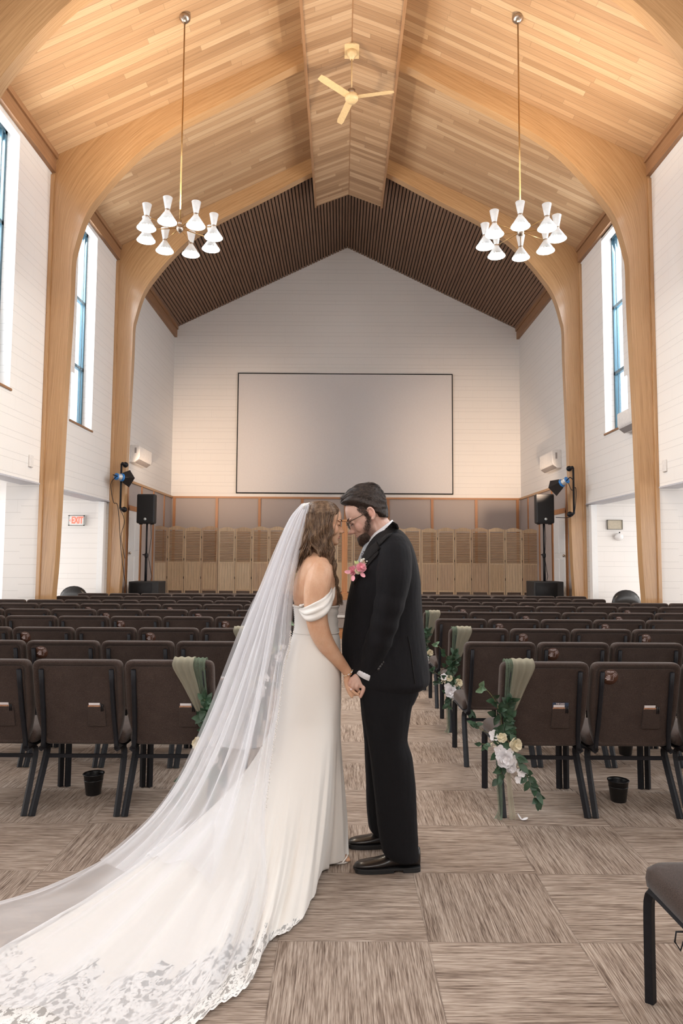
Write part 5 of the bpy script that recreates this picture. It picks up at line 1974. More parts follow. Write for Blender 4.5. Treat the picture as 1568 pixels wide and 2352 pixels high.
# shoes
LEATHER = plain('black_polished_leather', (.010, .007, .0065), .33, var=.4, scale=40, coat=.25)
SOLE = plain('black_rubber_sole', (.012, .012, .013), .6)
def shoe(xt, xh, Ys, yaw, lab):
    """dress shoe, toe at xt, heel at xh (world x), toe pointing to -X"""
    L = xh - xt
    rings = []
    tab = [(0.0, .004, .022, .0), (.03, .026, .034, 0), (.10, .040, .045, .0), (.22, .047, .052, 0), (.36, .048, .060, 0), (.50, .044, .074, 0), (.60, .039, .092, 0), (.72, .036, .105, 0), (.86, .036, .112, 0), (.96, .031, .110, 0), (1.0, .020, .104, 0)]
    def xfm(p):
        x, y = p[0], p[1]
        dx = x - L / 2
        return Vector((xt + L / 2 + dx * math.cos(yaw) - y * math.sin(yaw), Ys + dx * math.sin(yaw) + y * math.cos(yaw), p[2]))
    for f, w, h, _ in cr(tab, 26):
        ring = []
        for q in range(20):
            a = 2 * PI * q / 20
            y = w * math.copysign(abs(math.cos(a)) ** .8, math.cos(a))
            z = .020 + (h - .020) * (.5 + .5 * math.sin(a)) if True else 0
            y *= 1 - .35 * max(0, math.sin(a)) ** 2
            ring.append(xfm((f * L, y, z)))
        rings.append(ring)
    m = MB(); m.loft(rings)
    u = m.build('shoe', LEATHER, groom)
    m = MB()
    out = []
    for f, w in cr([(-.004, .004), (.03, .031), (.10, .044), (.24, .051), (.40, .048), (.58, .041), (.75, .040), (.92, .038), (.99, .028), (1.005, .006)], 24): out.append((f * L, w))
    poly = out + [(x, -y) for x, y in reversed(out)]
    m.prism(poly, lambda p: xfm((p[0], p[1], .012)), lambda p: xfm((p[0], p[1], .024)))
    poly2 = [(x, y) for x, y in poly if x > L * .68]
    m.prism(poly2, lambda p: xfm((p[0], p[1], .0)), lambda p: xfm((p[0], p[1], .013)))
    poly3 = [(x, y * .96) for x, y in poly if x < L * .6 and x > L * .02]
    m.prism(poly3, lambda p: xfm((p[0], p[1], .001)), lambda p: xfm((p[0], p[1], .013)))
    m.build('sole', SOLE, u, bevel=.002)
    m = MB()
    for k in range(4):
        f = .50 + k * .045
        z = interp([(a, h) for a, w, h, _ in tab], f) + .001
        m.tube([xfm((f * L, -.013, z - .004)), xfm((f * L + .004, 0, z + .001)), xfm((f * L, .013, z - .004))], .0018, 5)
    m.build('laces', MT['steel_black'], u)
a = floor_at(812, 1987); b2 = floor_at(963, 1987)
shoe(floor_at(811, 1992).x, floor_at(963, 1992).x, 3.425, R(4), '')
q0, q1 = floor_at(797, 1930), floor_at(938, 1930)
shoe(q0.x, q0.x + .325, 3.70, R(2), '')

# boutonniere
bt = thing('boutonniere', 'pink rose boutonniere with dried buds pinned to the black lapel', 'boutonniere', at(822, 1305, 3.34))
rnd = random.Random(8)
def on(u, v, off=.02):
    h = hit(jacket_b, u, v, off)
    if h is None: h = at(u, v, 3.38)
    return h
def onb(u, v, d=0): return at(u, v, 3.335 + d)
rose(onb(829, 1304), (.1, -1, .3), .026, PINK, bt, rnd)
rose(onb(813, 1311, .03), (-.8, -.6, .1), .026, PINK, bt, rnd)
rose(onb(822, 1311, .01), (-.2, -1, -.2), .017, CREAM, bt, rnd)
m = MB()
for p, d in (((828, 1316), (.7, -.3, -.7)), ((811, 1322), (-.1, -.4, -1)), ((805, 1314), (-1, -.2, 0))):
    petal(m, onb(*p), Vector(d), Vector((0, -1, .2)), .030, .020, .2)
m.build('loose_petals', PINK, bt, fixn=False)
m = MB()
for k in range(16):
    a, r = rnd.uniform(-.4, 1.35), rnd.uniform(8, 19)
    u, v = 830 + math.sin(a) * r * .8, 1298 - math.cos(a) * r
    m.sphere(onb(u, v, rnd.uniform(-.01, .01)), .0042, 8, 6)
m.build('white_buds', BUDS, bt)
m = MB()
for k in range(16):
    a, r = rnd.uniform(-.3, 1.6), rnd.uniform(8, 17)
    u, v = 831 + math.sin(a) * r * .8, 1300 - math.cos(a) * r
    m.tube([onb(828, 1306, .01), onb(u, v, rnd.uniform(-.006, .01))], [.0012, .0022], 5)
m.build('dried_sprigs', BUFF, bt)
m = MB(); leaf(m, onb(823, 1297), Vector((-.3, -.1, 1)), Vector((0, -1, 0)), .022, .013); leaf(m, onb(820, 1296), Vector((-.8, -.1, 1)), Vector((0, -1, 0)), .022, .013)
m.build('leaf', plain('pale_yellow_green', (.50, .56, .25), .6), bt, fixn=False)

# ---------------------------------------------------------------- bride
BY = 3.46
bs = .95
TB0 = head_T(Vector((0, 0, 0)), 1, R(5), bs)
ob = at(783.5, 1197, BY) - (TB0 @ Vector((.092, 0, .019)))
ob.y = BY
TB = head_T(ob, 1, R(5), bs)
bride = thing('person', 'bride with long wavy brown hair in a white off shoulder gown with a train', 'person', (at(735, 1990, 3.46).x, 3.46, 0))
SK_B = skin_mat('warm_tanned_skin', (.62, .365, .235), (.57, .31, .19), (.68, .43, .295), spots_for(TB, bride, [
    ((.060, .050, -.025), .040, (.66, .25, .15), .22), ((.060, -.050, -.025), .040, (.66, .25, .15), .22), ((.112, 0, -.040), .016, (.62, .24, .15), .35),
    ((.078, .033, .006), .018, (.36, .17, .10), .45), ((.078, -.033, .006), .018, (.36, .17, .10), .45)]))
b = MB()
head_mesh(b, TB, False, bs)
for sg in (-1, 1): b.sphere(at(727, 1309, BY + sg * .085), (.062, .085, .036), 18, 10)
limb(b, [(742, 1225, BY, .048), (738, 1250, BY, .046), (732, 1270, BY, .052), (728, 1288, BY, .070)], 20, 12)
vloft(b, [(1264, 712, 752, .045), (1274, 703, 758, .085), (1284, 696, 764, .130), (1297, 690, 769, .158), (1312, 684, 772, .165), (1335, 676, 774, .158), (1360, 672, 778, .148), (1385, 675, 777, .136), (1405, 684, 768, .115), (1440, 690, 762, .10), (1500, 685, 765, .12), (1560, 680, 765, .13)], BY, 30, 2.15, res=36)
LEFTARM = [(737, 1312, BY + .155, .052), (730, 1355, BY + .175, .050), (728, 1400, BY + .185, .044), (734, 1440, BY + .19, .040), (748, 1475, BY + .20, .037), (768, 1503, BY + .20, .032), (789, 1532, BY + .20, .026), (799, 1546, BY + .20, .023)]
ARM = [(736, 1313, BY - .125, .060), (729, 1345, BY - .155, .064), (725, 1385, BY - .165, .058), (728, 1425, BY - .165, .0525), (736, 1455, BY - .160, .0490), (750, 1482, BY - .145, .0430), (769, 1507, BY - .12, .0350), (789, 1532, BY - .09, .0265), (798, 1544, BY - .08, .0240)]
limb(b, ARM, 22, 40)
limb(b, LEFTARM, 18, 30)
for q in (bn, bf): b.add(q.v, q.f)
for Yl in (BY - .08, BY + .09):
    limb(b, [(722, 1590, Yl, .07), (738, 1780, BY + (Yl - BY) * .7 + .03, .045), (762, 1955, BY + (Yl - BY) * .5 + .06, .028)], 14, 14)
b.build('body', SK_B, bride, remesh=.0030, smooth_it=2)
LIPB = plain('rose_pink_lips', (.50, .16, .15), .35)
k = MB(); k.sphere((.0858, 0, -.0612), (.0080, .0215, .0038), 14, 8); k.sphere((.0846, 0, -.0712), (.0080, .0185, .0046), 14, 8); k.xf(TB)
k.build('lips', LIPB, bride)
brows_lashes(TB, bride, plain('brown_brow', (.055, .028, .016), .8), .0030)

# ---- gown
def gown_mat(name, lace=False, veil=False):
    t = NT(name)
    c = (.80, .765, .725)
    if not lace:
        f = t.noise(t.scale(t.pos('obj'), (5, 5, 1.4)), 1, 3, .5)
        t.bump(f, .12, .02)
        return t.fin(c, .50, sheen=.25, spec=.3)
    uv = t.pos('uv')
    o = t.sep(uv)
    wob = t.n('ShaderNodeTexNoise', {'Vector': uv, 'Scale': 38.0, 'Detail': 2.0})
    w = t.n('ShaderNodeVectorMath', operation='MULTIPLY_ADD')
    t.set(w.inputs[0], wob.outputs['Color']); w.inputs[1].default_value = (.04, .04, 0); t.set(w.inputs[2], uv)
    vo = t.n('ShaderNodeTexVoronoi', {'Vector': w.outputs[0], 'Scale': 27.0}, feature='F1').outputs['Distance']
    v2 = t.n('ShaderNodeTexVoronoi', {'Vector': w.outputs[0], 'Scale': 95.0}, feature='DISTANCE_TO_EDGE').outputs['Distance']
    n1 = t.noise(uv, 9, 2)
    flower = t.math('LESS_THAN', vo, t.math('ADD', .33, t.math('MULTIPLY', n1, .34)))
    veins = t.math('GREATER_THAN', v2, .055)
    motif = t.math('MULTIPLY', flower, t.fmix(veins, .55, 1.0))
    vines = t.math('LESS_THAN', t.math('ABSOLUTE', t.math('SUBTRACT', t.noise(uv, 22, 3), .5)), .05)
    a = t.math('MAXIMUM', motif, t.math('MULTIPLY', vines, .9))
    sc_ = t.math('MULTIPLY', .016, t.math('SUBTRACT', 1.0, t.math('ABSOLUTE', t.math('SINE', t.math('MULTIPLY', o[0], 62.0)))))
    edge = t.math('LESS_THAN', o[1], t.math('ADD', sc_, .008))
    inside = t.math('GREATER_THAN', o[1], sc_)
    inner = t.math('GREATER_THAN', o[1], .86)
    a = t.math('MAXIMUM', t.math('MAXIMUM', a, edge), .42)
    a = t.math('MULTIPLY', a, inside)
    d = t.n('ShaderNodeBsdfDiffuse', {0: (.86, .84, .82, 1)})
    tr = t.n('ShaderNodeBsdfTransparent')
    mx = t.n('ShaderNodeMixShader', {0: a, 1: tr.outputs[0], 2: d.outputs[0]})
    t.t.links.new(mx.outputs[0], t.out.inputs[0])
    return t.m
GOWN = gown_mat('ivory_crepe')
LACE = gown_mat('floral_lace', lace=True)
ND = 160
# upper rings (v, back edge, front edge, half depth)
UPR = [(1391, 673, 778, .142), (1402, 675, 777, .140), (1420, 676.5, 775, .136), (1440, 676, 777, .134), (1458, 672, 779, .138), (1478, 664, 781.5, .148), (1508, 654, 783, .162), (1535, 648, 783.5, .172), (1562, 644, 783.5, .178), (1590, 640, 783.5, .180), (1616, 636, 783, .180), (1645, 629, 782, .180)]
FLOOR = [(0, 792, 1966), (18, 782, 1990), (33, 738, 2003), (46, 722, 2060), (58, 704, 2106), (70, 668, 2140), (82, 622, 2172), (93, 592, 2215), (104, 578, 2265), (115, 540, 2300), (126, 486, 2335), (140, 390, 2400), (155, 200, 2450), (170, -60, 2450), (184, -260, 2380), (197, -230, 2300), (210, -90, 2245), (222, 60, 2172), (234, 200, 2098),
         (246, 300, 2020), (258, 400, 1945), (272, 500, 1885), (290, 600, 1850), (315, 700, 1850), (340, 770, 1895), (360, 792, 1966)]
fl = []
for a, u, v in FLOOR:
    p = floor_at(u, v)
    fl.append((a, p.x, p.y))
def floor_pt(deg):
    deg %= 360
    for i in range(len(fl) - 1):
        if fl[i][0] <= deg <= fl[i + 1][0]:
            f = (deg - fl[i][0]) / (fl[i + 1][0] - fl[i][0])
            p0, p1, p2, p3 = fl[i - 1 if i else -2], fl[i], fl[i + 1], fl[i + 2 if i + 2 < len(fl) else 1]
            r = []
            for j in (1, 2):
                a_, b_, c_, d_ = p0[j], p1[j], p2[j], p3[j]
                # tame overshoot with a half-strength Catmull-Rom
                cc = 0.5 * (2 * b_ + (c_ - a_) * f + (2 * a_ - 5 * b_ + 4 * c_ - d_) * f * f + (3 * b_ - a_ - 3 * c_ + d_) * f ** 3)
                r.append(lerp(lerp(b_, c_, f), cc, .6))
            return r
    return fl[0][1:]
def gring(v, xb, xf, half):
    pb, pf = at(xb, v, BY), at(xf, v, BY)
    cx, rx = (pb.x + pf.x) / 2, abs(pf.x - pb.x) / 2
    e = 2.15
    out = []
    for i in range(ND):
        t = 2 * PI * i / ND
        c, s = math.cos(t), -math.sin(t)
        out.append(Vector((cx + rx * math.copysign(abs(c) ** (2 / e), c), BY + half * math.copysign(abs(s) ** (2 / e), s), (pb.z + pf.z) / 2)))
    return out
rows = []
for l in cr(UPR, 40): rows.append(gring(*l))
# ruched bodice front
for k in range(16):
    for i, p in enumerate(rows[k]):
        t = 2 * PI * i / ND
        if math.cos(t) > -.2: p.x += .0022 * math.sin(k * 1.7 + 2.5 * math.sin(t)) * max(0, math.cos(t) + .2)
K = rows[-1]
zK = K[0].z
NS = 76
info = [[(0, 0)] * ND for _ in rows]
for k in range(1, NS + 1):
    t = k / NS
    row, inf = [], []
    for i in range(ND):
        deg = 360 * i / ND
        fx, fy = floor_pt(deg)
        kp = K[i]
        d = math.hypot(fx - kp.x, fy - kp.y)
        ss = sstep(.12, .8, d)
        s = t ** lerp(1.0, .92, ss)
        # s is fraction of the way out along the floor plan
        pw = lerp(1.0, 1.85, ss)
        # parameterise so that near-vertical parts drop evenly
        s_xy = lerp(t ** 1.7, t ** 1.28, ss)
        z = zK * (1 - (t if ss < .01 else lerp(t, t ** .95, ss))) ** pw
        x = lerp(kp.x, fx, s_xy)
        y = lerp(kp.y, fy, s_xy)
        # folds that run down the skirt and out along the train
        g = sstep(.05, .8, t)
        ph = deg * PI / 180
        fold = .018 * math.sin(11 * ph + .8) + .010 * math.sin(23 * ph + 2.0) + .006 * math.sin(41 * ph)
        fold *= g * (1 - .55 * sstep(.7, 1, t) * ss)
        nx, ny = (x - lerp(kp.x - .1, -.75, ss * t)), (y - BY)
        nl = math.hypot(nx, ny) or 1
        tx, ty = -(fy - kp.y), (fx - kp.x)
        tl = math.hypot(tx, ty) or 1
        x += nx / nl * fold * (1 - ss)
        y += ny / nl * fold * (1 - ss)
        z += ss * (fold * .9 + .012 * g * math.sin(31 * ph + 5 * t)) * (1 - .6 * sstep(.85, 1, t)) + .018 * ss * sstep(.15, .5, t) * (1 - sstep(.8, 1, t))
        # scalloped edge
        if k == NS:
            arc = deg * d * .28
            sc = .010 * abs(math.sin(arc)) if ss > .2 else 0
            x -= (fx - kp.x) / (d + 1e-6) * sc
            y -= (fy - kp.y) / (d + 1e-6) * sc
        z = max(z, .010 + .004 * (1 + math.sin(17 * ph + 9 * t)))
        row.append(Vector((x, y, z)))
        inf.append((d, ss))
    rows.append(row)
    info.append(inf)
gm = MB()
gm.loft(rows, cap=False)
gown_bvh = gm.bvh()
# distance from the hem to choose lace faces and lay out its pattern
per = [0]
last = rows[-1]
for i in range(1, ND + 1): per.append(per[-1] + (last[i % ND] - last[i - 1]).length)
edge_d = []
R_ = len(rows)
acc = [0.0] * ND
dist = [None] * R_
dist[-1] = [0.0] * ND
for k in range(R_ - 2, -1, -1):
    dist[k] = [dist[k + 1][i] + (rows[k + 1][i] - rows[k][i]).length for i in range(ND)]
def lace_w(deg):
    return interp([(0, 0), (62, 0), (70, .045), (82, .06), (93, .12), (104, .21), (120, .30), (150, .38), (190, .38), (225, .30), (245, .16), (258, .0), (360, 0)], deg % 360)
for k in range(R_):
    for i in range(ND):
        gm.uv[k * ND + i] = (per[i], dist[k][i])
for idx, f in enumerate(gm.f):
    k = f[0] // ND
    i = f[0] % ND
    deg = 360 * (i + .5) / ND
    w = lace_w(deg)
    w += .03 * math.sin(deg * .9) * (w > .1) + .02 * math.sin(deg * 2.3) * (w > .1)
    if w > .01 and dist[min(k + 1, R_ - 1)][i] < w: gm.mi[idx] = 1
gown = gm.build('gown', [GOWN, LACE], bride, fixn=False)
# inner lining so the bodice edge reads thick
k = MB()
top = rows[0]
k.tube([p + Vector((0, 0, .001)) for p in top] + [top[0]], .0045, 6)
k.build('neckline_binding', GOWN, gown)
# waist seam
k = MB(); wr = gring(1451, 673.5, 778.5, .1375); k.tube(wr + [wr[0]], .0022, 5); k.build('waist_seam', GOWN, gown)

# off-shoulder sleeve: a swag round the near upper arm, and its twin on the far side
def swag(sgn):
    Yc = BY - sgn * .10
    up = [(763, 1343, BY - sgn * .045), (757, 1357, BY - sgn * .15), (742, 1374, BY - sgn * .215), (718, 1387, BY - sgn * .225), (697, 1396, BY - sgn * .18), (686, 1397, BY - sgn * .12), (684, 1393, BY - sgn * .07)]
    lo = [(765, 1352, BY - sgn * .05), (764, 1380, BY - sgn * .15), (752, 1407, BY - sgn * .215), (728, 1424, BY - sgn * .232), (705, 1426, BY - sgn * .20), (690, 1408, BY - sgn * .14), (685, 1398, BY - sgn * .08)]
    mi_ = [((a[0] + c[0]) / 2, (a[1] + c[1]) / 2, (a[2] + c[2]) / 2 - sgn * .012) for a, c in zip(up, lo)]
    G = [cr([tuple(at(*q)) for q in g], 34) for g in (up, mi_, lo)]
    rows_ = []
    for i in range(34):
        r_ = cr([G[0][i], G[1][i], G[2][i]], 13)
        f = math.sin(PI * i / 33) ** .5
        rows_.append([Vector(p) + Vector((0, -sgn * .0065 * f * math.sin(j * 1.35 + i * .05), .003 * f * math.sin(j * 1.1))) for j, p in enumerate(r_)])
    m = MB(); m.loft(rows_, cap=False, closed=False)
    m.build('off_shoulder_sleeve', GOWN, gown, solid=.007, fixn=False, bevel=0)
    if sgn > 0:
        m = MB()
        m.tube(cr([tuple(at(*q)) for q in [(764, 1341, BY - .045), (766, 1352, BY - .085), (765, 1372, BY - .14), (757, 1396, BY - .195)]], 14), [.009, .010, .010, .0095, .009, .0085, .008, .0075, .007, .006, .005, .004, .003, .002], 8)
        m.build('sleeve_fold', GOWN, gown)
        m = MB()
        m.sphere(at(692, 1391, BY - .14), (.012, .010, .007), 12, 8)
        m.sphere(at(697, 1389, BY - .15), (.008, .008, .005), 10, 6)
        m.build('fabric_button', GOWN, gown)
swag(1); swag(-1)
# covered buttons down the back
m = MB()
for i in range(30):
    v = 1398 + i * 4.1
    xb = interp([(u[0], u[1]) for u in UPR], v)
    m.sphere(at(xb, v, BY), .0028, 8, 6)
m.build('back_buttons', GOWN, gown)
# pearl bracelet
br = thing('pearl_bracelet', 'thin pearl and gold bracelet on the near wrist of the bride', 'bracelet', at(799, 1543, BY - .08))
w0 = at(799.5, 1544, BY - .08)
ax = (at(803, 1551, BY - .075) - at(793, 1536, BY - .085)).normalized()
a0 = ax.orthogonal().normalized(); b0 = ax.cross(a0)
m, g = MB(), MB()
for i in range(26):
    a = 2 * PI * i / 26
    p = w0 + (a0 * math.cos(a) + b0 * math.sin(a)) * .0268
    (m if i % 3 else g).sphere(p, .0032, 8, 6)
m.build('pearls', plain('white_pearl', (.85, .80, .76), .2, coat=.5), br)
g.build('gold_beads', plain('gold_bead', (.75, .5, .2), .25, metal=1), br)
m = MB()
c = at(806, 1583.5, 3.38 - .034)
m.sphere(c, (.006, .003, .005), 10, 6)
m.build('fingernail', plain('pale_pink_nail', (.85, .66, .64), .25, coat=.4), bride)
# sandal tips under the hem
m = MB()
c = floor_at(790, 1981)
m.sphere((c.x - .03, c.y + .01, .022), (.05, .035, .016), 16, 8)
for i in range(3): m.sphere((c.x + .018 - i * .004, c.y - .012 + i * .018, .018), (.014, .009, .009), 10, 6)
m.build('foot', SK_B, bride)
m = MB()
m.tube(cr([(c.x - .01, c.y - .035, .012), (c.x + .012, c.y - .02, .034), (c.x + .014, c.y + .01, .036), (c.x - .01, c.y + .04, .012)], 10), .004, 6)
m.sphere((c.x - .03, c.y + .003, .006), (.055, .036, .006), 16, 6)
m.build('sandal', plain('white_sandal', (.8, .76, .72), .4), bride, bevel=.003)

# ---- hair
def hair_mat(name, a, bq, c):
    t = NT(name)
    f = t.noise(t.scale(t.pos('obj'), (60, 60, 14)), 1, 3, .6)
    return t.fin(t.ramp(f, [(.32, a), (.5, bq), (.68, c)]), .42, spec=.4)
HB = hair_mat('chestnut_hair', (.062, .034, .020), (.120, .068, .040), (.19, .115, .070))
HB2 = hair_mat('honey_highlight_hair', (.12, .072, .042), (.21, .130, .078), (.33, .215, .130))
hm = MB()
vloft(hm, [(1151, 722, 752, .030), (1154, 713, 764, .052), (1160, 708, 772, .068), (1168, 705, 778, .078), (1176, 703, 781, .082), (1183, 702, 777, .084), (1189, 702, 769, .085), (1196, 702, 764, .084), (1210, 701, 758, .084), (1225, 700, 756, .080), (1245, 699, 756, .070), (1262, 700, 752, .055)], BY, 36, 2.15, res=30)
P_ = cr([tuple(at(u, v, Y)) + (r,) for u, v, Y, r in [(733, 1200, BY - .035, .058), (733, 1228, BY - .04, .056), (738, 1255, BY - .05, .048), (750, 1280, BY - .062, .034), (758, 1305, BY - .066, .026), (763, 1335, BY - .052, .020), (771, 1362, BY - .045, .016), (778, 1380, BY - .045, .009)]], 30)
hb = hm.bvh()
hm.tube([p[:3] for p in P_], [p[3] for p in P_], 20)
hair = hm.build('hair', HB, bride, remesh=.004, smooth_it=2)
rnd = random.Random(21)
st, st2 = MB(), MB()
def S(): return st if rnd.random() < .62 else st2
# crown, swept back to the comb
for k in range(480):
    f = rnd.random()
    u0 = lerp(752, 779, rnd.random()); v0 = lerp(1154, 1180, f) + (u0 - 765) * .35
    u1, v1 = 710 + rnd.uniform(-3, 4), 1165 + rnd.uniform(-5, 7)
    sag = lerp(-8, 17, f)
    strand_on(S(), hb, [(u0, v0), (lerp(u0, u1, .3), lerp(v0, v1, .3) + sag * .8), (lerp(u0, u1, .65), lerp(v0, v1, .65) + sag), (u1, v1)], rnd.uniform(.0006, .0013), .0022, 12)
# back of the head below the comb
for k in range(90):
    u0, v0 = 708 + rnd.uniform(-4, 6), 1168 + rnd.uniform(-3, 8)
    strand_on(S(), hb, [(u0, v0), (u0 + rnd.uniform(-2, 14), v0 + 12), (u0 + rnd.uniform(-4, 22), v0 + 26), (u0 + rnd.uniform(-6, 20), v0 + 42)], rnd.uniform(.0009, .0020), .0025, 12)
# long waves over the near shoulder
def wave_lock(base, amp, fr, r, mb, n=44, ph=None):
    P = cr(base, n)
    ph = rnd.random() * 6.28 if ph is None else ph
    out = []
    for i, (u, v, Y) in enumerate(P):
        t = i / (n - 1)
        A = amp * sstep(0, .35, t)
        out.append(at(u + A * math.sin(ph + fr * v / 10), v, Y + .0022 * A * math.cos(ph + fr * v / 10)))
    mb.tube(out, [r * (.35 + .65 * math.sin(PI * min(1, .12 + .95 * (i / (n - 1))))) for i in range(n)], 5)
for k in range(1100):
    f = rnd.random()
    g = rnd.random()
    u0 = lerp(706, 767, f)
    v0 = 1176 + rnd.uniform(-2, 10) - (f > .7) * 2
    Y0 = BY - .080 + rnd.uniform(-.010, .012) + (.03 if f > .85 else 0)
    fe = rnd.random()
    ph = 7.5 * f + g * .7
    # where along the fall this lock lives
    m1 = lerp(707, 762, f) + rnd.uniform(-3, 3)
    m2 = lerp(714, 761, f) + rnd.uniform(-4, 4)
    m3 = lerp(736, 764, .3 + .7 * f) + rnd.uniform(-5, 5)
    endv = lerp(1300, 1392, fe ** .6)
    path = [(u0, v0, Y0), (m1, 1205, BY - .088 + rnd.uniform(-.012, .012)), (m2, 1238, BY - .086 + rnd.uniform(-.014, .014)), (m3, 1268, BY - .088 + rnd.uniform(-.016, .010)),
            (lerp(750, 768, f) + rnd.uniform(-4, 4), 1300, BY - .080 + rnd.uniform(-.015, .015))]
    if endv > 1320: path.append((lerp(754, 772, f) + rnd.uniform(-3, 4), 1335, BY - .062 + rnd.uniform(-.015, .02)))
    if endv > 1350: path.append((lerp(760, 780, g) + rnd.uniform(-3, 3), 1365, BY - .050 + rnd.uniform(-.02, .02)))
    if endv > 1370: path.append((lerp(771, 786, g), endv, BY - .045 + rnd.uniform(-.02, .02)))
    wave_lock(path, rnd.uniform(2.0, 3.7), 1.65, rnd.uniform(.0006, .0016), S(), 60, ph=ph)
for k in range(330):
    f = rnd.random()
    path = [(lerp(708, 742, f), 1180, BY - .085), (lerp(708, 744, f) + rnd.uniform(-3, 3), 1214, BY - .094 + rnd.uniform(-.008, .008)), (lerp(713, 748, f) + rnd.uniform(-3, 3), 1244, BY - .096 + rnd.uniform(-.01, .008)),
            (lerp(728, 757, f) + rnd.uniform(-3, 3), 1268, BY - .100 + rnd.uniform(-.01, .008)), (lerp(744, 764, f), 1298, BY - .088 + rnd.uniform(-.012, .012)), (lerp(752, 770, f), 1335, BY - .066), (lerp(762, 780, f), lerp(1350, 1385, rnd.random()), BY - .05)]
    wave_lock(path, rnd.uniform(1.9, 3.5), 1.65, rnd.uniform(.0007, .0017), S(), 56, ph=4.5 * f + rnd.uniform(-.4, .4))
# locks that fall behind the near shoulder, under the veil
for k in range(90):
    f = rnd.random()
    path = [(lerp(704, 722, f), 1180, BY - .07), (lerp(700, 720, f), 1215, BY - .075), (lerp(693, 716, f), 1248, BY - .075 + rnd.uniform(-.02, .02)), (lerp(684, 712, f), 1275, BY - .07 + rnd.uniform(-.02, .04)), (lerp(676, 700, f), 1305 + rnd.uniform(-10, 14), BY - .04 + rnd.uniform(-.03, .09))]
    wave_lock(path, rnd.uniform(1.5, 3), .9, rnd.uniform(.002, .004), S(), 30)
for k in range(110):     # far side
    f = rnd.random()
    path = [(lerp(708, 764, f), 1178, BY + .078), (lerp(705, 760, f), 1215, BY + .088), (lerp(708, 760, f), 1255, BY + .085), (lerp(735, 765, f), 1300, BY + .06), (lerp(745, 772, f), 1350, BY + .02)]
    wave_lock(path, rnd.uniform(1.5, 3), .9, rnd.uniform(.002, .004), S(), 26)
# loose face-framing tendrils
for pts, r in (([(777, 1172, BY - .045), (776, 1188, BY - .062), (770, 1206, BY - .070), (768, 1220, BY - .072), (764, 1234, BY - .07), (756, 1246, BY - .07), (755, 1256, BY - .07)], .0015),
               ([(772, 1176, BY - .06), (764, 1190, BY - .075), (756, 1203, BY - .08), (752, 1216, BY - .08), (754, 1232, BY - .08), (758, 1250, BY - .075), (763, 1264, BY - .07), (764, 1276, BY - .065), (757, 1288, BY - .06)], .0018),
               ([(776, 1175, BY - .05), (772, 1200, BY - .07), (767, 1218, BY - .074), (764, 1228, BY - .074)], .0012)):
    P = cr([tuple(at(*q)) for q in pts], 26)
    st2.tube(P, [r * (1 - .5 * i / 25) for i in range(26)], 5)
st.build('dark_locks', HB, hair, fixn=False)
st2.build('light_locks', HB2, hair, fixn=False)

# ---- veil
def veil_mat():
    t = NT('white_tulle')
    tr = t.n('ShaderNodeBsdfTransparent')
    d = t.n('ShaderNodeBsdfDiffuse', {0: (.90, .90, .93, 1)})
    tl = t.n('ShaderNodeBsdfTranslucent', {0: (.90, .90, .93, 1)})
    a = t.n('ShaderNodeMixShader', {0: .4, 1: d.outputs[0], 2: tl.outputs[0]})
    lw = t.n('ShaderNodeLayerWeight', {'Blend': .5}).outputs['Facing']
    f = t.math('ADD', .29, t.math('MULTIPLY', t.math('POWER', lw, 1.7), .66))
    mx = t.n('ShaderNodeMixShader', {0: f, 1: tr.outputs[0], 2: a.outputs[0]})
    t.t.links.new(mx.outputs[0], t.out.inputs[0])
    return t.m
TULLE = veil_mat()
G0 = [(709, 1160, 3.40), (703, 1190, 3.385), (690, 1255, 3.37), (673, 1334, 3.35), (667, 1400, 3.31), (664, 1470, 3.28), (650, 1530, 3.25), (640, 1616, 3.22), (628, 1690, 3.17), (616, 1790, 3.10), (608, 1893, 3.02), (613, 1990, 2.93), (614, 2080, 2.83), (590, 2160, 2.72), (560, 2230, 2.60), (525, 2290, 2.50), (485, 2345, 2.41), (430, 2420, 2.32)]
G1 = [(706, 1157, 3.42), (692, 1195, 3.40), (668, 1270, 3.38), (647, 1350, 3.35), (633, 1420, 3.32), (622, 1490, 3.29), (610, 1560, 3.26), (596, 1640, 3.22), (580, 1720, 3.17), (560, 1800, 3.10), (540, 1880, 3.02), (515, 1960, 2.93), (485, 2040, 2.83), (450, 2120, 2.72), (415, 2200, 2.60), (370, 2280, 2.48), (310, 2360, 2.36), (240, 2440, 2.25)]
G2 = [(700, 1156, 3.45), (676, 1195, 3.44), (648, 1270, 3.43), (622, 1355, 3.42), (600, 1425, 3.41), (580, 1490, 3.40), (558, 1560, 3.38), (530, 1640, 3.36), (500, 1715, 3.34), (465, 1790, 3.32), (425, 1860, 3.27), (370, 1935, 3.20), (300, 2005, 3.10), (215, 2075, 3.0), (120, 2140, 2.9), (10, 2210, 2.8), (-120, 2290, 2.65), (-260, 2380, 2.5)]
G3 = [(694, 1158, 3.49), (668, 1188, 3.49), (640, 1255, 3.49), (609, 1335, 3.49), (583, 1390, 3.49), (556, 1453, 3.49), (525, 1535, 3.49), (489, 1630, 3.49), (452, 1715, 3.5), (412, 1793, 3.52), (359, 1866, 3.54), (291, 1931, 3.5), (233, 1977, 3.42), (145, 2031, 3.24), (48, 2074, 3.10), (-60, 2120, 2.98), (-180, 2190, 2.82), (-330, 2290, 2.65)]
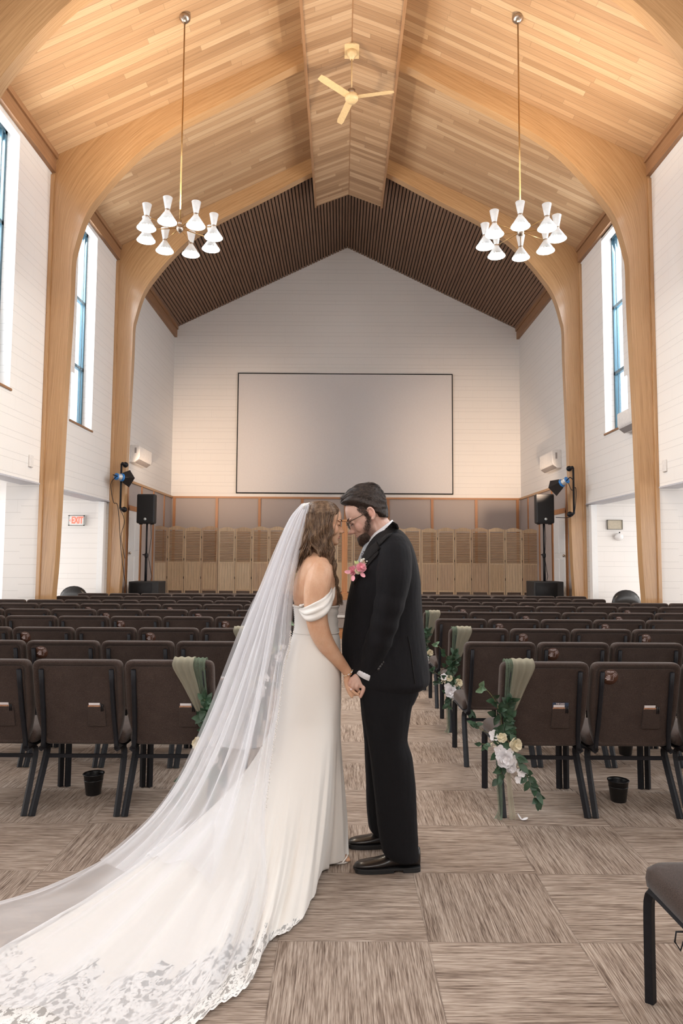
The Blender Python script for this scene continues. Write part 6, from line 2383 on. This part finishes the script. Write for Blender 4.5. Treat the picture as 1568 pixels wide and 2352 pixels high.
G4 = [(704, 1162, 3.53), (684, 1200, 3.56), (662, 1270, 3.60), (640, 1340, 3.64), (618, 1400, 3.66), (596, 1470, 3.70), (566, 1550, 3.74), (530, 1630, 3.78), (494, 1700, 3.80), (456, 1775, 3.80), (410, 1840, 3.76), (350, 1905, 3.66), (285, 1960, 3.52), (190, 2022, 3.32), (95, 2070, 3.14), (-20, 2115, 3.0), (-140, 2180, 2.85), (-290, 2270, 2.68)]
def veil_sheet(guides, nt, nu, seed, amp0, lift, name):
    rnd = random.Random(seed)
    G = [cr([tuple(at(*q)) for q in g], nt) for g in guides]
    rows_ = []
    phs = [rnd.random() * 6.28 for _ in range(5)]
    for i in range(nt):
        t = i / (nt - 1)
        r_ = [Vector(p) for p in cr([g[i] for g in G], nu)]
        out = []
        for j, p in enumerate(r_):
            u = j / (nu - 1)
            tv = r_[min(j + 1, nu - 1)] - r_[max(j - 1, 0)]
            dn = Vector(G[0][min(i + 1, nt - 1)]) - Vector(G[0][max(i - 1, 0)])
            n = tv.cross(dn)
            if n.length > 1e-7: n.normalize()
            uu = u + .05 * math.sin(3 * t + phs[0]) * (1 - abs(2 * u - 1))
            a = amp0 * (.25 + 1.3 * sstep(0, .45, t)) * (1 - .55 * sstep(.6, .9, t))
            w = 1.5 * math.sin(2 * PI * 5 * uu + phs[1]) + .8 * math.sin(2 * PI * 9.3 * uu + phs[2] + 2 * t) * (1 - .6 * sstep(.45, .8, t)) + .22 * math.sin(2 * PI * 19 * uu + phs[3]) * (1 - sstep(.3, .7, t))
            q = p + n * (a * w)
            # rest on the gown or the carpet
            hp, hn_, hi, hd = gown_bvh.find_nearest(q)
            if hp is not None and t > .25:
                side = (q - hp).dot(hn_)
                down = gown_bvh.ray_cast(Vector((q.x, q.y, 1.2)), Vector((0, 0, -1)))
                if t > .5 and down[0] is not None and q.z < down[0].z + lift:
                    q.z = down[0].z + lift + .006 * abs(math.sin(7 * u * PI + 9 * t))
            q.z = max(q.z, .010 + lift * .6 + .004 * math.sin(29 * u + 13 * t))
            out.append(q)
        rows_.append(out)
    # calm the transition with a light smoothing along the length
    for _ in range(3):
        for i in range(1, nt - 1):
            for j in range(nu):
                z = (rows_[i - 1][j].z + 2 * rows_[i][j].z + rows_[i + 1][j].z) / 4
                rows_[i][j].z = max(rows_[i][j].z, z)
    m = MB(); m.loft(rows_, cap=False, closed=False)
    return m, rows_
veil = thing('wedding_veil', 'long white tulle veil falling from the hair of the bride over her train', 'veil', at(700, 1160, 3.45))
m, rv = veil_sheet([G0, G1, G2, G3, G4], 110, 150, 1, .0075, .016, '')
m.build('veil_layer', TULLE, veil, fixn=False)
m2, rv2 = veil_sheet([g[:13] for g in (G1, G2, G3)], 84, 90, 7, .0095, .026, '')
m2.build('veil_layer', TULLE, veil, fixn=False)
m3, rv3 = veil_sheet([[q for q in g[:9]] for g in (G0, G1, G2, G3)], 70, 120, 13, .0085, .020, '')
m3.build('veil_layer', TULLE, veil, fixn=False)
# gathered cap at the comb
m = MB()
rr = []
for i in range(12):
    f = i / 11
    c = at(lerp(711, 697, f), lerp(1162, 1166, f) , BY - .0)
    h = lerp(.010, .048, f ** .7)
    hz = lerp(.006, .020, f)
    rr.append([c + Vector((0, h * math.cos(a) * (1 + .05 * math.sin(9 * a)), .012 * (1 - f) + hz * math.sin(a))) for a in (2 * PI * q / 40 for q in range(40))])
m.loft(rr, cap=True)
m.build('gathered_comb', gown_mat('tulle_gather'), veil)
# lace edging along the near border
m = MB()
edge = [r[0] for r in rv]
for i in range(30, 62):
    p, q = edge[i], edge[i + 1]
    for w_ in (.1, .35, .6, .85):
        m.sphere(p.lerp(q, w_) + Vector((.003 * math.sin(i * 5 + w_ * 9), 0, 0)), .0036, 6, 4)
m.build('lace_edging', LACE if False else GOWN, veil)
